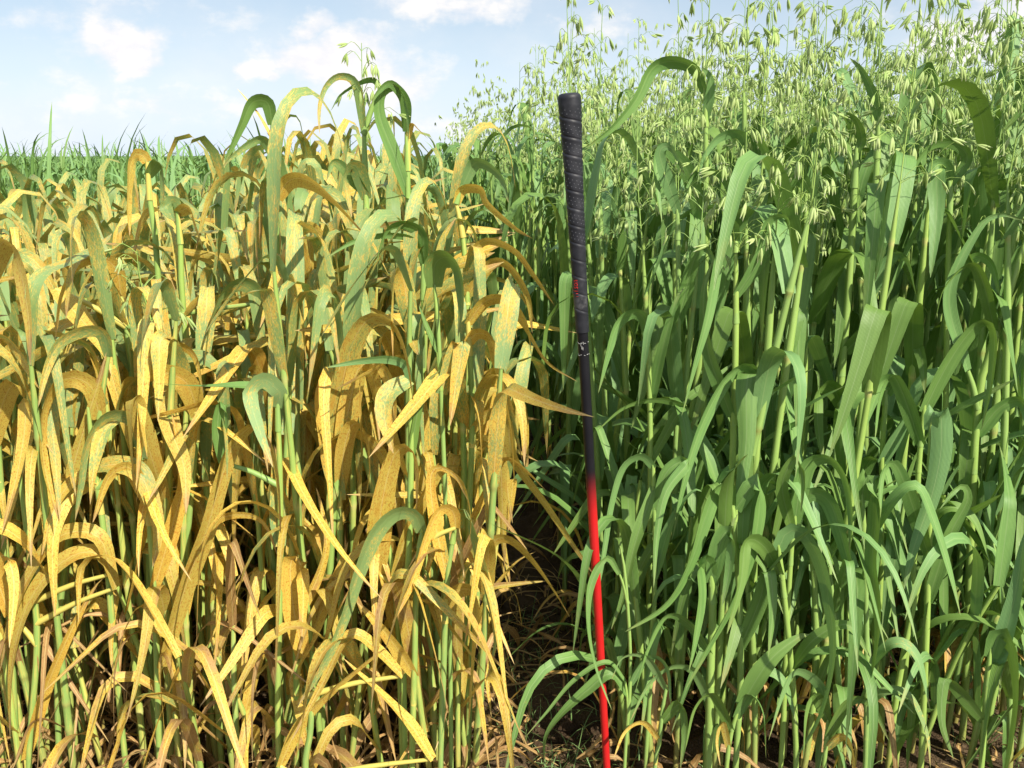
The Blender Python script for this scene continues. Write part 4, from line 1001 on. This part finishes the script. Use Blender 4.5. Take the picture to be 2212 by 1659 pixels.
    c = t.mix(t.math('MULTIPLY', t.smooth(fine, .62, .75), .35), c, t.mix(fm, (.36, .02, .02), (.025, .025, .028)))
    p = principled(t, c, t.smooth(a, .3, .7, .34, .5), t.smooth(oz, zr, zb, .5, .22), None, **{'Coat Weight': .08, 'Coat Roughness': .2}); t.l.new(p.outputs[0], o.inputs[0])
    q = np.linspace(0, 1, 40); zt = z_end+.004
    C = np.stack([0*q, 0*q, .03+(zt-.03)*q], 1)
    rs = np.interp(C[:, 2], [0, zl(1311, 1659, 1.135), zt], [.0048, 7.6*m_per_px(D), 12.0*m_per_px(B)])
    ch = tube(C, rs, (0, 0, 0), 28); me = bpy.data.meshes.new('shaft'); me.from_pydata(ch.V.tolist(), [], ch.F.tolist()); me.materials.append(m)
    me.polygons.foreach_set('use_smooth', np.ones(len(ch.F), bool))
    link('shaft', me, root)
    # chipped pale ring marks on the shaft just under the grip
    m2, t, o = new_mat('chipped_paint'); p = principled(t, (.5, .5, .48), .7, .2); t.l.new(p.outputs[0], o.inputs[0])
    rg = random.Random(2); parts = []
    r_s = 12.05*m_per_px(B)
    for py in (739, 765):
        zc = zl(1260, py, 1.1); gaps = []
        cur = []
        for k in range(60):
            an = 2*PI*k/60; 
            if rg.random() < .14:
                if len(cur) > 2: parts.append(tube(np.array(cur), [.00022]*len(cur), (0, 0, 0), 4))
                cur = []
            cur.append([r_s*math.cos(an), r_s*math.sin(an), zc+.0007*math.sin(an*5+py)+rg.uniform(-.0005, .0005)])
        if len(cur) > 2: parts.append(tube(np.array(cur), [.00022]*len(cur), (0, 0, 0), 4))
    for k in range(5):
        an = -PI/2*SGN-.5+.12*k; zc = zl(1254, 747+rg.uniform(-6, 8), 1.1)
        cur = [[r_s*math.cos(an+.05*s_*rg.uniform(-1, 1)), r_s*math.sin(an+.05*s_*rg.uniform(-1, 1)), zc+s_*.0012] for s_ in range(4)]
        parts.append(tube(np.array(cur), [.00022]*4, (0, 0, 0), 4))
    c = join(parts); me = bpy.data.meshes.new('scuff_mark'); me.from_pydata(c.V.tolist(), [], c.F.tolist()); me.materials.append(m2)
    link('scuff_mark', me, root)
    # iron head at the foot of the shaft
    m3, t, o = new_mat('club_steel'); tcn = t.add('ShaderNodeTexCoord'); a = t.noise(tcn.outputs['Object'], 80, 4, .6)
    p = principled(t, (.45, .45, .46), t.smooth(a, .3, .7, .25, .5), .5, None, Metallic=1.0); t.l.new(p.outputs[0], o.inputs[0])
    prof = [(-.008, .0, .030, .010), (.012, .0, .036, .011), (.035, .0, .044, .010), (.058, .002, .052, .008), (.070, .010, .048, .006), (.076, .022, .036, .003)]
    Vh, Fh = [], []
    for (x_, zlo, zhi, tk) in prof:
        Vh += [(x_, -tk*.5, zlo), (x_, tk*.9, zlo), (x_, tk*.25, zhi), (x_, -tk*.35, zhi)]
    for k in range(len(prof)-1):
        a0 = k*4
        for e in range(4): Fh.append((a0+e, a0+(e+1) % 4, a0+4+(e+1) % 4, a0+4+e))
    Fh += [(3, 2, 1, 0), tuple(len(Vh)-4+e for e in range(4))]
    me = bpy.data.meshes.new('club_head'); me.from_pydata(Vh, [], Fh); me.materials.append(m3); link('club_head', me, root)
    ch = tube(np.array([[0, 0, .02], [0, 0, .045], [0, 0, .075]]), [.0062, .0062, .0060], (0, 0, 0), 16)
    me = bpy.data.meshes.new('hosel'); me.from_pydata(ch.V.tolist(), [], ch.F.tolist()); me.materials.append(m3); link('hosel', me, root)
club()

# ------------------------------------------------------------------ litter on the soil
def litter():
    rng = random.Random(31); parts = []
    for k in range(1700):
        if rng.random() < .62: xx = rng.uniform(-1.0, .02); yy = rng.uniform(1.02, 2.1)
        elif rng.random() < .22: xx = rng.uniform(0, .24); yy = rng.uniform(1.0, 2.2)
        else: xx = rng.uniform(.1, 1.2); yy = rng.uniform(1.05, 1.9); xx += (rng.random() < .5)*9
        if xx > 5: continue
        z0 = soil_z(xx, yy)+rng.uniform(.001, .012)
        up = rng.random() < (.42 if xx < .02 else .22)
        a = rng.uniform(0, 6.28); L = rng.uniform(.05, .20)
        tint = (1.0, rng.uniform(.75, 1.15), rng.random())
        if up:
            parts.append(arch_leaf(np.array([xx, yy, z0+rng.uniform(0, .10)]), a, L, rng.choice([rng.uniform(.003, .007), rng.uniform(.006, .014)]), rng.uniform(-.2, 1.2), rng.uniform(-1.4, .3), rng.uniform(.3, .7), .3, rng.uniform(-5, 5), rng.uniform(-2.5, 2.5), tint, 9, 1, .5, .4))
        else:
            parts.append(arch_leaf(np.array([xx, yy, z0]), a, L*.8, rng.uniform(.002, .007), rng.uniform(0, .3), rng.uniform(-.3, 0), .5, .3, rng.uniform(-2, 2), rng.uniform(-1.5, 1.5), tint, 6, 1, .4, .2))
    link('dead_leaf_litter', to_mesh('dead_leaf_litter', join(parts)), label='dry brown dead oat leaves and straw lying on the dark soil', cat='leaf litter', kind='stuff')
    parts = []
    for k in range(420):
        cx, cy = rng.choice([(.06, 1.32), (.10, 1.5), (.02, 1.7), (.9, 1.22), (.75, 1.25), (.14, 1.22)])
        xx, yy = rng.gauss(cx, .07), rng.gauss(cy, .07)
        parts.append(arch_leaf(np.array([xx, yy, soil_z(xx, yy)]), rng.uniform(0, 6.28), rng.uniform(.03, .09), .0018, rng.uniform(.8, 1.5), rng.uniform(-.6, .9), .5, .4, 0, .4, (0, 0, rng.random()), 6, 1))
    link('weed_seedlings', to_mesh('weed_seedlings', join(parts)), label='thin green grass weeds sprouting from the soil of the alley', cat='weeds', kind='stuff')
litter()
def clods():
    rng = np.random.default_rng(8); parts = []
    for k in range(900):
        xx, yy = (rng.uniform(-.1, .2), rng.uniform(1.05, 1.9)) if k % 2 else (rng.uniform(-.8, .9), rng.uniform(1.05, 1.6))
        r = rng.choice([.003, .005, .008, .013], p=[.4, .35, .19, .06])*rng.uniform(.7, 1.3)
        q = np.array([-1, -.75, 0, .7, 1.0]); c = tube(np.stack([0*q, 0*q, q*r], 1), r*np.array([.05, .7, 1, .75, .05]), (0, 0, 0), 6)
        c.V = c.V*(1+rng.normal(0, .16, c.V.shape))*np.array([1.2, 1, .75])+np.array([xx, yy, soil_z(xx, yy)+r*.25]); parts.append(c)
    c = join(parts); me = bpy.data.meshes.new('soil_clods'); me.from_pydata(c.V.tolist(), [], c.F.tolist()); me.materials.append(M_SOIL)
    link('soil_clods', me, label='small brown clods of crumbled soil along the alley and plot fronts', cat='soil clods', kind='stuff')
clods()
